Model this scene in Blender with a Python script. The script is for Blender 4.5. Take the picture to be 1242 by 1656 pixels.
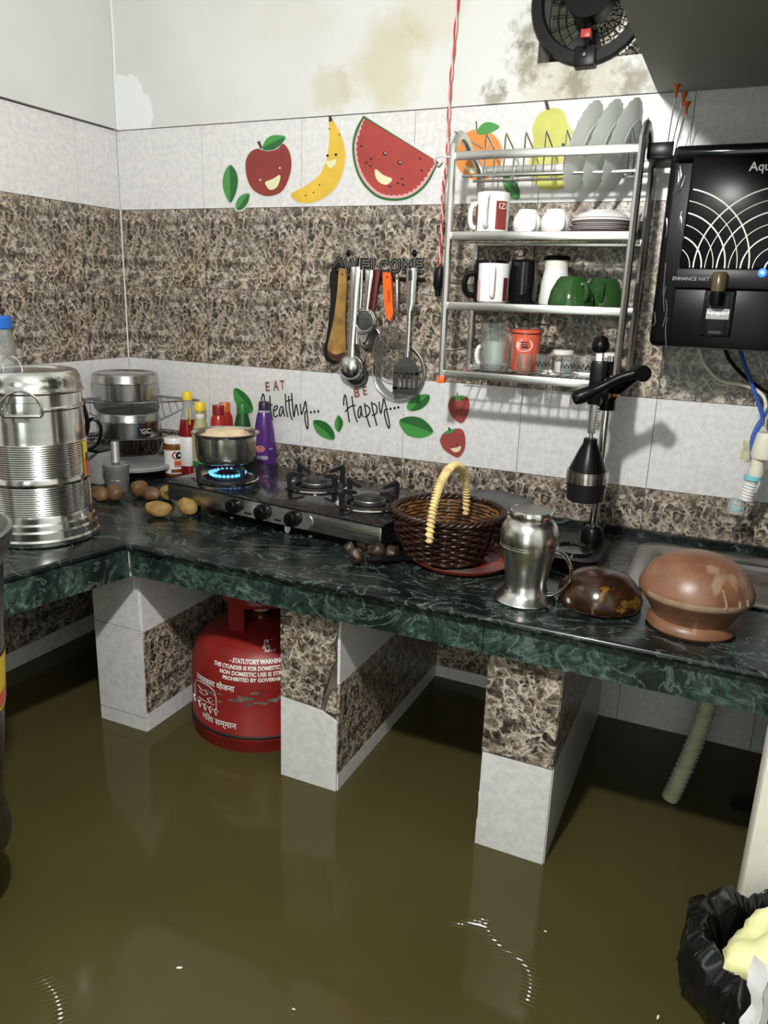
import bpy, bmesh, math, random
from mathutils import Vector, Matrix, noise
PI = math.pi
R = math.radians
random.seed(7)
scene = bpy.context.scene
col = scene.collection
for o in list(bpy.data.objects):
    bpy.data.objects.remove(o)

# ------------------------------------------------------------------ camera
CAM = Vector((1.6182, -1.7640, 1.3634))
ROWS = (Vector((0.9089, 0.4157, 0.0324)), Vector((0.1406, -0.2324, -0.9624)), Vector((-0.3925, 0.8793, -0.2697)))
FOC = 1242.7
cam_data = bpy.data.cameras.new('camera')
cam = bpy.data.objects.new('camera', cam_data)
col.objects.link(cam)
cr, cd, cf = (v.normalized() for v in ROWS)
cam.matrix_world = Matrix(((cr.x, -cd.x, -cf.x, CAM.x), (cr.y, -cd.y, -cf.y, CAM.y), (cr.z, -cd.z, -cf.z, CAM.z), (0, 0, 0, 1)))
cam_data.sensor_fit = 'HORIZONTAL'
cam_data.sensor_width = 36.0
cam_data.lens = FOC / 1242 * 36.0
cam_data.clip_start = 0.02
scene.camera = cam

# ------------------------------------------------------------------ world, light, exposure
world = bpy.data.worlds.new('world')
scene.world = world
world.use_nodes = True
bg = world.node_tree.nodes['Background']
bg.inputs[0].default_value = (0.90, 0.97, 0.90, 1)
bg.inputs[1].default_value = 2.6
scene.view_settings.view_transform = 'Standard'
scene.view_settings.look = 'None'
scene.view_settings.gamma = 1.0
scene.view_settings.use_curve_mapping = False
scene.view_settings.exposure = 0.0
LAMP = Vector((1.31, -1.43, 1.875))
LAMP_STRENGTH = 2250.0


# measured planes: a photo pixel carried onto a real plane of the room
def ray(u, v):
    return ROWS[0] * ((u - 621) / FOC) + ROWS[1] * ((v - 828) / FOC) + ROWS[2]


def on_y(u, v, y=0.0):
    d = ray(u, v)
    return CAM + d * ((y - CAM.y) / d.y)


def on_x(u, v, x=0.0):
    d = ray(u, v)
    return CAM + d * ((x - CAM.x) / d.x)


def on_z(u, v, z=0.86):
    d = ray(u, v)
    return CAM + d * ((z - CAM.z) / d.z)


# ------------------------------------------------------------------ materials
MATS = {}


def new_mat(name):
    m = bpy.data.materials.new(name)
    m.use_nodes = True
    nt = m.node_tree
    b = nt.nodes['Principled BSDF']
    MATS[name] = m
    return m, nt, b


def nd(nt, typ, **kw):
    n = nt.nodes.new(typ)
    for k, v in kw.items():
        setattr(n, k, v)
    return n


def setin(n, **kw):
    for k, v in kw.items():
        n.inputs[k.replace('_', ' ')].default_value = v


def coords(nt, scale=1.0):
    t = nd(nt, 'ShaderNodeTexCoord')
    mp = nd(nt, 'ShaderNodeMapping')
    if isinstance(scale, (int, float)):
        scale = (scale,) * 3
    mp.inputs['Scale'].default_value = scale
    nt.links.new(t.outputs['Object'], mp.inputs['Vector'])
    return mp.outputs['Vector']


def noise_n(nt, vec, scale, detail=4.0, rough=0.55, dist=0.0):
    n = nd(nt, 'ShaderNodeTexNoise')
    setin(n, Scale=scale, Detail=detail, Roughness=rough, Distortion=dist)
    nt.links.new(vec, n.inputs['Vector'])
    return n.outputs['Fac']


def ramp(nt, fac, stops):
    r = nd(nt, 'ShaderNodeValToRGB')
    el = r.color_ramp.elements
    while len(el) < len(stops):
        el.new(0.5)
    for e, (p, c) in zip(el, stops):
        e.position = p
        if isinstance(c, (int, float)):
            c = (c, c, c)
        e.color = (c[0], c[1], c[2], 1)
    nt.links.new(fac, r.inputs['Fac'])
    return r.outputs['Color']


def mixc(nt, fac, a, b, blend='MIX'):
    m = nd(nt, 'ShaderNodeMix', data_type='RGBA', blend_type=blend)
    for sock, val in ((m.inputs[0], fac), (m.inputs[6], a), (m.inputs[7], b)):
        if hasattr(val, 'links'):
            nt.links.new(val, sock)
        elif isinstance(val, (int, float)):
            sock.default_value = val
        else:
            sock.default_value = (val[0], val[1], val[2], 1)
    return m.outputs[2]


def math_n(nt, op, a, b=0.0, clamp=False):
    m = nd(nt, 'ShaderNodeMath', operation=op)
    m.use_clamp = clamp
    for s, v in ((m.inputs[0], a), (m.inputs[1], b)):
        if hasattr(v, 'links'):
            nt.links.new(v, s)
        else:
            s.default_value = v
    return m.outputs[0]


def bump(nt, b, height, strength=0.3, dist=0.002):
    n = nd(nt, 'ShaderNodeBump')
    setin(n, Strength=strength, Distance=dist)
    nt.links.new(height, n.inputs['Height'])
    nt.links.new(n.outputs['Normal'], b.inputs['Normal'])


def plain(name, c, rough=0.5, metal=0.0, var=0.0, vscale=30.0, bmp=0.0, ior=1.45, emit=None, es=0.0, trans=0.0, alpha=1.0, coat=0.0):
    m, nt, b = new_mat(name)
    b.inputs['Base Color'].default_value = (c[0], c[1], c[2], 1)
    b.inputs['Roughness'].default_value = rough
    b.inputs['Metallic'].default_value = metal
    b.inputs['IOR'].default_value = ior
    b.inputs['Transmission Weight'].default_value = trans
    b.inputs['Alpha'].default_value = alpha
    b.inputs['Coat Weight'].default_value = coat
    if emit:
        b.inputs['Emission Color'].default_value = (emit[0], emit[1], emit[2], 1)
        b.inputs['Emission Strength'].default_value = es
    if var or bmp:
        v = coords(nt)
        f = noise_n(nt, v, vscale, 5)
        if var:
            lo = tuple(x * (1 - var) for x in c)
            hi = tuple(min(1, x * (1 + var)) for x in c)
            nt.links.new(ramp(nt, f, [(0.3, lo), (0.7, hi)]), b.inputs['Base Color'])
        if bmp:
            bump(nt, b, f, bmp, 0.003)
    return m


def make_brown_tile():
    m, nt, b = new_mat('tile_brown')
    v = coords(nt)

    def wobble(vec, scale, amp):
        wob = nd(nt, 'ShaderNodeTexNoise')
        setin(wob, Scale=scale, Detail=2.0, Roughness=0.6)
        nt.links.new(vec, wob.inputs['Vector'])
        vm = nd(nt, 'ShaderNodeVectorMath', operation='MULTIPLY_ADD')
        nt.links.new(wob.outputs['Color'], vm.inputs[0])
        vm.inputs[1].default_value = (amp, amp, amp)
        nt.links.new(vec, vm.inputs[2])
        return vm.outputs[0]
    wv = wobble(wobble(v, 17.0, 0.050), 60.0, 0.012)

    def vor(scale, feature):
        n = nd(nt, 'ShaderNodeTexVoronoi', feature=feature)
        setin(n, Scale=scale, Randomness=1.0)
        nt.links.new(wv, n.inputs['Vector'])
        return n
    big = noise_n(nt, v, 12.0, 3, 0.6)
    mask = noise_n(nt, v, 26.0, 3, 0.6)
    mid = ramp(nt, mask, [(0.44, 0.0), (0.54, 1.0)])
    e1 = ramp(nt, vor(38.0, 'DISTANCE_TO_EDGE').outputs['Distance'], [(0.0, 1.0), (0.035, 0.85), (0.09, 0.0)])
    e2 = ramp(nt, vor(84.0, 'DISTANCE_TO_EDGE').outputs['Distance'], [(0.0, 1.0), (0.06, 0.75), (0.16, 0.0)])
    e3 = ramp(nt, vor(170.0, 'DISTANCE_TO_EDGE').outputs['Distance'], [(0.0, 0.8), (0.10, 0.5), (0.24, 0.0)])
    c1 = ramp(nt, vor(38.0, 'F1').outputs['Color'], [(0.2, 0.45), (0.5, 0.9), (0.8, 1.5)])
    c2 = ramp(nt, vor(84.0, 'F1').outputs['Color'], [(0.2, 0.25), (0.5, 0.9), (0.8, 1.8)])
    fine = noise_n(nt, v, 75.0, 7, 0.72, 0.6)
    base = ramp(nt, fine, [(0.34, (0.020, 0.014, 0.011)), (0.46, (0.070, 0.053, 0.041)), (0.56, (0.150, 0.122, 0.097)), (0.70, (0.36, 0.31, 0.25))])
    base = mixc(nt, 0.75, base, c1, 'MULTIPLY')
    base = mixc(nt, 0.8, base, c2, 'MULTIPLY')
    veins = math_n(nt, 'MAXIMUM', e1, math_n(nt, 'MULTIPLY', e2, mid))
    veins = math_n(nt, 'MAXIMUM', veins, math_n(nt, 'MULTIPLY', e3, ramp(nt, noise_n(nt, v, 31.0, 2, 0.5), [(0.52, 0.0), (0.60, 1.0)])))
    veins = math_n(nt, 'MULTIPLY', veins, ramp(nt, noise_n(nt, v, 70.0, 3, 0.6), [(0.38, 0.10), (0.56, 1.0)]))
    c = mixc(nt, veins, base, (0.60, 0.535, 0.44))
    c = mixc(nt, ramp(nt, big, [(0.40, 0.6), (0.54, 0.0)]), c, (0.52, 0.49, 0.48), 'MULTIPLY')
    c = mixc(nt, ramp(nt, noise_n(nt, v, 7.0, 2, 0.5), [(0.5, 0.0), (0.68, 0.5)]), c, (1.0, 0.82, 0.64), 'MULTIPLY')
    nt.links.new(c, b.inputs['Base Color'])
    b.inputs['Roughness'].default_value = 0.34
    return m


def make_white_tile():
    m, nt, b = new_mat('tile_white')
    v = coords(nt)
    f = noise_n(nt, v, 75.0, 5, 0.62, 0.5)
    c = ramp(nt, f, [(0.36, (0.60, 0.59, 0.595)), (0.6, (0.715, 0.705, 0.695))])
    nt.links.new(c, b.inputs['Base Color'])
    b.inputs['Roughness'].default_value = 0.30
    return m


def spot(nt, v, centre, rad, sharp=0.5, jitter=0.08, nscale=9.0):
    """mask around a world point with a ragged outline: a stain with a shape of its own"""
    s = nd(nt, 'ShaderNodeVectorMath', operation='DISTANCE')
    nt.links.new(v, s.inputs[0])
    s.inputs[1].default_value = centre
    d = math_n(nt, 'ADD', s.outputs['Value'], math_n(nt, 'MULTIPLY', math_n(nt, 'SUBTRACT', noise_n(nt, v, nscale, 6, 0.65), 0.5), jitter * 4))
    return ramp(nt, math_n(nt, 'DIVIDE', d, rad), [(sharp, 1.0), (1.0, 0.0)])


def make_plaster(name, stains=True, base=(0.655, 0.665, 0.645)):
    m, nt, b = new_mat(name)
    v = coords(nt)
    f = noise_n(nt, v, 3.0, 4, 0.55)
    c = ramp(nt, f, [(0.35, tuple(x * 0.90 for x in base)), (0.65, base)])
    if stains:
        # yellow damp stains, repair patch beside the corner, dirt round the fan opening
        for ctr, rad, colr, k in (((0.80, 0, 1.87), 0.11, (0.86, 0.78, 0.58), 0.8), ((0.66, 0, 1.82), 0.06, (0.84, 0.78, 0.60), 0.7),
                                  ((0.90, 0, 1.97), 0.10, (0.88, 0.82, 0.68), 0.6), ((0.56, 0, 2.0), 0.14, (0.90, 0.85, 0.74), 0.4)):
            c = mixc(nt, math_n(nt, 'MULTIPLY', spot(nt, v, ctr, rad, 0.45, 0.05), k), c, colr, 'MULTIPLY')
        c = mixc(nt, spot(nt, v, (0.015, 0, 1.80), 0.115, 0.95, 0.02, 14), c, (0.76, 0.78, 0.78))
        for ctr, rad in (((1.125, 0, 1.90), 0.045), ((1.13, 0, 1.84), 0.05), ((1.23, 0, 1.80), 0.045), ((1.35, 0, 1.79), 0.05), ((1.06, 0, 1.775), 0.04)):
            c = mixc(nt, math_n(nt, 'MULTIPLY', spot(nt, v, ctr, rad, 0.25, 0.035, 45), 0.75), c, (0.34, 0.30, 0.20), 'MULTIPLY')
        c = mixc(nt, math_n(nt, 'MULTIPLY', spot(nt, v, (1.23, 0, 1.775), 0.15, 0.3, 0.06, 40), 0.5), c, (0.72, 0.63, 0.42), 'MULTIPLY')
    nt.links.new(c, b.inputs['Base Color'])
    b.inputs['Roughness'].default_value = 0.6
    bump(nt, b, noise_n(nt, v, 25.0, 6, 0.6), 0.12, 0.004)
    return m


def make_marble(name, dark, mid, light, amount):
    m, nt, b = new_mat(name)
    v = coords(nt)
    n1 = noise_n(nt, v, 7.0, 8, 0.68, 1.6)
    n2 = noise_n(nt, v, 26.0, 8, 0.72, 2.2)
    c = ramp(nt, n2, [(0.36, dark), (0.52, mid), (0.70, light)])
    c = mixc(nt, ramp(nt, n1, [(0.40, 1.0), (0.40 + amount, 0.0)]), c, dark)
    vo = nd(nt, 'ShaderNodeTexVoronoi', feature='DISTANCE_TO_EDGE')
    setin(vo, Scale=9.0)
    wob = nd(nt, 'ShaderNodeTexNoise')
    setin(wob, Scale=11.0, Detail=4.0)
    nt.links.new(v, wob.inputs['Vector'])
    vm = nd(nt, 'ShaderNodeVectorMath', operation='MULTIPLY_ADD')
    nt.links.new(wob.outputs['Color'], vm.inputs[0])
    vm.inputs[1].default_value = (0.16, 0.16, 0.16)
    nt.links.new(v, vm.inputs[2])
    nt.links.new(vm.outputs[0], vo.inputs['Vector'])
    n3 = noise_n(nt, coords(nt, (5.0, 9.0, 9.0)), 1.0, 7, 0.62, 1.4)
    line = ramp(nt, n3, [(0.488, 0.0), (0.5, 0.75), (0.512, 0.0)])
    line2 = ramp(nt, vo.outputs['Distance'], [(0.0, 0.55), (0.010, 0.0)])
    line = math_n(nt, 'MAXIMUM', line, math_n(nt, 'MULTIPLY', line2, ramp(nt, n1, [(0.45, 0.0), (0.6, 0.85)])))
    c = mixc(nt, line, c, (0.12, 0.165, 0.145))
    nt.links.new(c, b.inputs['Base Color'])
    b.inputs['Roughness'].default_value = 0.24
    b.inputs['IOR'].default_value = 1.40
    return m


def make_steel(name, c=0.62, rough=0.2, band=0.0, dirt=0.25, stretch=(6, 6, 160)):
    m, nt, b = new_mat(name)
    b.inputs['Metallic'].default_value = 1.0
    v = coords(nt, stretch)
    f = noise_n(nt, v, 1.0, 4, 0.6)
    nt.links.new(ramp(nt, f, [(0.3, (c * (1 - dirt), c * (1 - dirt), c * (0.97 - dirt))), (0.7, (c, c, c * 0.97))]), b.inputs['Base Color'])
    rr = math_n(nt, 'ADD', math_n(nt, 'MULTIPLY', f, rough * 0.8), rough * 0.6)
    nt.links.new(rr, b.inputs['Roughness'])
    return m


def make_water():
    m, nt, b = new_mat('flood_water')
    v = coords(nt)
    f = noise_n(nt, v, 2.5, 4, 0.5)
    nt.links.new(ramp(nt, f, [(0.3, (0.055, 0.047, 0.0155)), (0.7, (0.070, 0.060, 0.0215))]), b.inputs['Base Color'])
    b.inputs['Roughness'].default_value = 0.09
    b.inputs['IOR'].default_value = 1.33
    bump(nt, b, noise_n(nt, v, 6.0, 2, 0.5), 0.15, 0.004)
    return m


make_brown_tile()
make_white_tile()
make_plaster('plaster')
make_plaster('plaster_plain', False)
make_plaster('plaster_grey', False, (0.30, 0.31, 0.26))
make_marble('marble_top', (0.0035, 0.005, 0.0045), (0.011, 0.018, 0.0155), (0.050, 0.076, 0.066), 0.22)
make_marble('marble_fascia', (0.008, 0.013, 0.011), (0.030, 0.055, 0.044), (0.14, 0.215, 0.175), 0.15)
make_steel('steel', 0.66, 0.20)
make_steel('steel_bright', 0.78, 0.11, dirt=0.10)
make_steel('steel_drum', 0.74, 0.16, dirt=0.14, stretch=(2, 2, 60))
make_steel('steel_satin', 0.60, 0.24, dirt=0.10, stretch=(3, 3, 60))
make_steel('steel_dull', 0.46, 0.34)
make_steel('steel_rack', 0.62, 0.30, dirt=0.12, stretch=(8, 8, 8))
make_steel('steel_tin', 0.44, 0.22, dirt=0.15)
make_steel('steel_dark', 0.24, 0.3)
make_steel('steel_brushed', 0.50, 0.27, stretch=(3, 3, 220))
make_water()
plain('grout', (0.10, 0.095, 0.085), 0.9)
plain('grout_white', (0.70, 0.69, 0.66), 0.8)
plain('brick_core', (0.10, 0.085, 0.07), 0.9, var=0.4)
plain('black', (0.0032, 0.0032, 0.0035), 0.30, ior=1.25)
plain('black_gloss', (0.005, 0.005, 0.006), 0.10)
plain('black_panel', (0.004, 0.004, 0.005), 0.24, ior=1.20)
plain('black_matte', (0.007, 0.007, 0.0075), 0.5, ior=1.35)
plain('charcoal', (0.006, 0.0063, 0.007), 0.36, ior=1.28)
plain('aluminium', (0.42, 0.42, 0.42), 0.5, metal=0.7)
plain('iron_grey', (0.07, 0.07, 0.072), 0.4, var=0.2)
plain('iron', (0.013, 0.013, 0.014), 0.45, var=0.3)
plain('white_gloss', (0.80, 0.80, 0.79), 0.15)
plain('white', (0.74, 0.73, 0.70), 0.45)
plain('cream', (0.80, 0.78, 0.68), 0.5, var=0.06, vscale=12)
plain('red', (0.42, 0.03, 0.025), 0.4)
plain('red_pan', (0.34, 0.045, 0.018), 0.3)
plain('wet_clay', (0.27, 0.19, 0.125), 0.25, var=0.25, vscale=40)
plain('red_paint', (0.22, 0.013, 0.011), 0.42, var=0.22, vscale=14, bmp=0.05)
plain('sauce_red', (0.20, 0.008, 0.012), 0.12)
plain('sauce_red2', (0.36, 0.02, 0.015), 0.2)
plain('sauce_orange', (0.62, 0.12, 0.02), 0.25)
plain('yellow', (0.78, 0.58, 0.03), 0.35)
plain('green_dark', (0.012, 0.07, 0.012), 0.2)
plain('green_cap', (0.02, 0.16, 0.03), 0.35)
plain('purple', (0.075, 0.020, 0.16), 0.22)
plain('purple_cap', (0.02, 0.010, 0.035), 0.4)
plain('vinegar', (0.42, 0.40, 0.20), 0.15)
plain('label_white', (0.72, 0.71, 0.68), 0.4)
plain('chutney', (0.16, 0.055, 0.012), 0.25, var=0.5, vscale=90)
plain('orange', (0.85, 0.13, 0.015), 0.35)
plain('orange_dull', (0.55, 0.10, 0.02), 0.4)
plain('maroon', (0.10, 0.012, 0.014), 0.3)
plain('coral', (0.62, 0.11, 0.06), 0.25)
plain('pink', (0.72, 0.42, 0.42), 0.4)
plain('green_mug', (0.022, 0.070, 0.018), 0.12)
plain('blue', (0.035, 0.10, 0.42), 0.35)
plain('blue_lid', (0.02, 0.16, 0.62), 0.4)
plain('cyan', (0.20, 0.58, 0.66), 0.35)
plain('ivory', (0.72, 0.69, 0.56), 0.45)
plain('wood', (0.30, 0.17, 0.045), 0.45, var=0.5, vscale=22)
plain('wicker', (0.026, 0.0095, 0.006), 0.28, var=0.7, vscale=60)
plain('wicker_tan', (0.13, 0.062, 0.022), 0.35, var=0.8, vscale=50)
plain('cane', (0.66, 0.50, 0.22), 0.4, var=0.25, vscale=60)
plain('potato', (0.29, 0.18, 0.052), 0.5, var=0.35, vscale=45, bmp=0.15)
plain('potato_brown', (0.135, 0.072, 0.030), 0.5, var=0.4, vscale=45, bmp=0.15)
plain('dough', (0.66, 0.52, 0.33), 0.6, var=0.15, vscale=40, bmp=0.2)
plain('stone', (0.30, 0.30, 0.30), 0.4, var=0.2, vscale=24)
plain('bag', (0.006, 0.006, 0.006), 0.10)
plain('lime', (0.70, 0.70, 0.36), 0.5, var=0.08)
plain('cloth', (0.82, 0.82, 0.82), 0.8)
plain('hose', (0.60, 0.57, 0.42), 0.5, var=0.15)
plain('putty', (0.52, 0.48, 0.30), 0.6, var=0.3, vscale=60)
plain('rust', (0.13, 0.11, 0.09), 0.7, var=0.5, vscale=80)
plain('brass', (0.30, 0.20, 0.09), 0.3, metal=0.9)
plain('tap_brown', (0.075, 0.055, 0.03), 0.25)
plain('film', (0.055, 0.058, 0.062), 0.12)
plain('rice', (0.85, 0.84, 0.78), 0.5)
plain('flame', (0.02, 0.1, 0.3), 0.5, emit=(0.12, 0.5, 1.0), es=1.6)
plain('led', (0.0, 0.1, 0.8), 0.5, emit=(0.02, 0.10, 1.0), es=3.2)
plain('led_core', (0.5, 0.7, 1.0), 0.5, emit=(0.45, 0.65, 1.0), es=2.2)
plain('bulb_glow', (1, 1, 1), 0.5, emit=(1.0, 0.985, 0.955), es=LAMP_STRENGTH)
plain('sticker_paper', (0.60, 0.60, 0.58), 0.35)
plain('sticker_red', (0.23, 0.034, 0.028), 0.4, var=0.12, vscale=18)
plain('sticker_melon', (0.36, 0.048, 0.040), 0.4, var=0.18, vscale=10)
plain('sticker_pink', (0.66, 0.36, 0.36), 0.4)
plain('sticker_green', (0.055, 0.27, 0.055), 0.4)
plain('sticker_green_dark', (0.022, 0.12, 0.03), 0.4)
plain('sticker_yellow', (0.68, 0.44, 0.05), 0.4, var=0.12, vscale=16)
plain('sticker_orange', (0.66, 0.24, 0.05), 0.4, var=0.1, vscale=16)
plain('sticker_pear', (0.50, 0.50, 0.10), 0.4, var=0.12, vscale=20)
plain('sticker_smile', (0.70, 0.68, 0.42), 0.4)
plain('sticker_brown', (0.045, 0.018, 0.014), 0.5)
plain('sticker_berry', (0.30, 0.055, 0.050), 0.4, var=0.15, vscale=40)
plain('sticker_letter', (0.24, 0.085, 0.08), 0.45)
plain('ink', (0.010, 0.010, 0.010), 0.5)
plain('dirty_board', (0.055, 0.055, 0.038), 0.8, var=0.4, vscale=18)
plain('outline_grey', (0.42, 0.41, 0.38), 0.3, metal=0.6)
plain('reflection_green', (0.05, 0.26, 0.09), 0.8)  # green of the added leaf that tints the steel reflections


def make_clay():
    m, nt, b = new_mat('clay')
    v = coords(nt)
    f = noise_n(nt, v, 22.0, 6, 0.65)
    c = ramp(nt, f, [(0.3, (0.130, 0.056, 0.030)), (0.7, (0.225, 0.106, 0.056))])
    g = noise_n(nt, coords(nt, (9, 9, 2.5)), 1.6, 3, 0.5)
    c = mixc(nt, ramp(nt, g, [(0.60, 0.0), (0.63, 0.6)]), c, (0.32, 0.23, 0.155))
    nt.links.new(c, b.inputs['Base Color'])
    b.inputs['Roughness'].default_value = 0.38
    bump(nt, b, noise_n(nt, v, 120.0, 4, 0.6), 0.15, 0.001)


def make_taro():
    m, nt, b = new_mat('taro')
    v = coords(nt)
    f = noise_n(nt, v, 60.0, 5, 0.65)
    c = ramp(nt, f, [(0.40, (0.016, 0.010, 0.006)), (0.57, (0.042, 0.026, 0.014)), (0.70, (0.22, 0.15, 0.065))])
    nt.links.new(c, b.inputs['Base Color'])
    b.inputs['Roughness'].default_value = 0.42
    bump(nt, b, f, 0.5, 0.003)


def make_shell():
    m, nt, b = new_mat('shell')
    v = coords(nt)
    f = noise_n(nt, v, 30.0, 6, 0.7)
    c = ramp(nt, f, [(0.3, (0.009, 0.004, 0.002)), (0.7, (0.036, 0.014, 0.006))])
    g = noise_n(nt, v, 24.0, 5, 0.65, 0.8)
    c = mixc(nt, ramp(nt, g, [(0.58, 0.0), (0.64, 0.85)]), c, (0.20, 0.10, 0.016))
    nt.links.new(c, b.inputs['Base Color'])
    b.inputs['Roughness'].default_value = 0.2
    bump(nt, b, f, 0.25, 0.002)


def make_speckle():
    m, nt, b = new_mat('mesh_speckle')
    v = coords(nt)
    vo = nd(nt, 'ShaderNodeTexVoronoi', feature='F1')
    setin(vo, Scale=330.0)
    nt.links.new(v, vo.inputs['Vector'])
    c = ramp(nt, vo.outputs['Color'], [(0.38, (0.02, 0.018, 0.014)), (0.50, (0.88, 0.85, 0.74))])
    c2 = mixc(nt, ramp(nt, noise_n(nt, v, 16.0, 3), [(0.42, 0.9), (0.58, 0.0)]), c, (0.30, 0.24, 0.17), 'MULTIPLY')
    nt.links.new(c2, b.inputs['Base Color'])
    b.inputs['Roughness'].default_value = 0.5


def make_stovetop():
    m, nt, b = new_mat('stove_glass')
    v = coords(nt)
    c = ramp(nt, noise_n(nt, v, 150.0, 3, 0.6), [(0.52, (0.006, 0.006, 0.007)), (0.62, (0.022, 0.022, 0.022))])
    nt.links.new(c, b.inputs['Base Color'])
    r = ramp(nt, noise_n(nt, v, 110.0, 4, 0.65), [(0.45, 0.07), (0.62, 0.34)])
    nt.links.new(r, b.inputs['Roughness'])


def clear_mat(name, tint=(0.95, 0.97, 0.96), rough=0.03, mixf=0.25, body=(0.7, 0.75, 0.75)):
    """clear glass and thin plastic: see-through with a Fresnel shine"""
    m, nt, b = new_mat(name)
    out = nt.nodes['Material Output']
    tr = nd(nt, 'ShaderNodeBsdfTransparent')
    tr.inputs['Color'].default_value = (*tint, 1)
    gl = nd(nt, 'ShaderNodeBsdfGlossy')
    gl.inputs['Roughness'].default_value = rough
    di = nd(nt, 'ShaderNodeBsdfDiffuse')
    di.inputs['Color'].default_value = (*body, 1)
    lw = nd(nt, 'ShaderNodeLayerWeight')
    lw.inputs['Blend'].default_value = 0.35
    m1 = nd(nt, 'ShaderNodeMixShader')
    m1.inputs[0].default_value = mixf
    nt.links.new(tr.outputs[0], m1.inputs[1])
    nt.links.new(di.outputs[0], m1.inputs[2])
    m2 = nd(nt, 'ShaderNodeMixShader')
    nt.links.new(lw.outputs['Facing'], m2.inputs[0])
    nt.links.new(m1.outputs[0], m2.inputs[1])
    nt.links.new(gl.outputs[0], m2.inputs[2])
    nt.links.new(m2.outputs[0], out.inputs['Surface'])
    nt.nodes.remove(b)


def make_milk():
    m, nt, b = new_mat('milk')
    out = nt.nodes['Material Output']
    b.inputs['Base Color'].default_value = (0.82, 0.845, 0.825, 1)
    b.inputs['Roughness'].default_value = 0.14
    tr = nd(nt, 'ShaderNodeBsdfTranslucent')
    tr.inputs['Color'].default_value = (0.90, 0.92, 0.90, 1)
    mx = nd(nt, 'ShaderNodeMixShader')
    mx.inputs[0].default_value = 0.6
    nt.links.new(b.outputs[0], mx.inputs[1])
    nt.links.new(tr.outputs[0], mx.inputs[2])
    nt.links.new(mx.outputs[0], out.inputs['Surface'])


make_milk()
make_clay()
make_taro()
make_shell()
make_speckle()
make_stovetop()
clear_mat('glass', mixf=0.04, body=(0.8, 0.82, 0.82))
clear_mat('clear_plastic', mixf=0.28)
clear_mat('wire_gauze', tint=(0.55, 0.55, 0.53), mixf=0.45, body=(0.20, 0.20, 0.19), rough=0.35)


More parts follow.
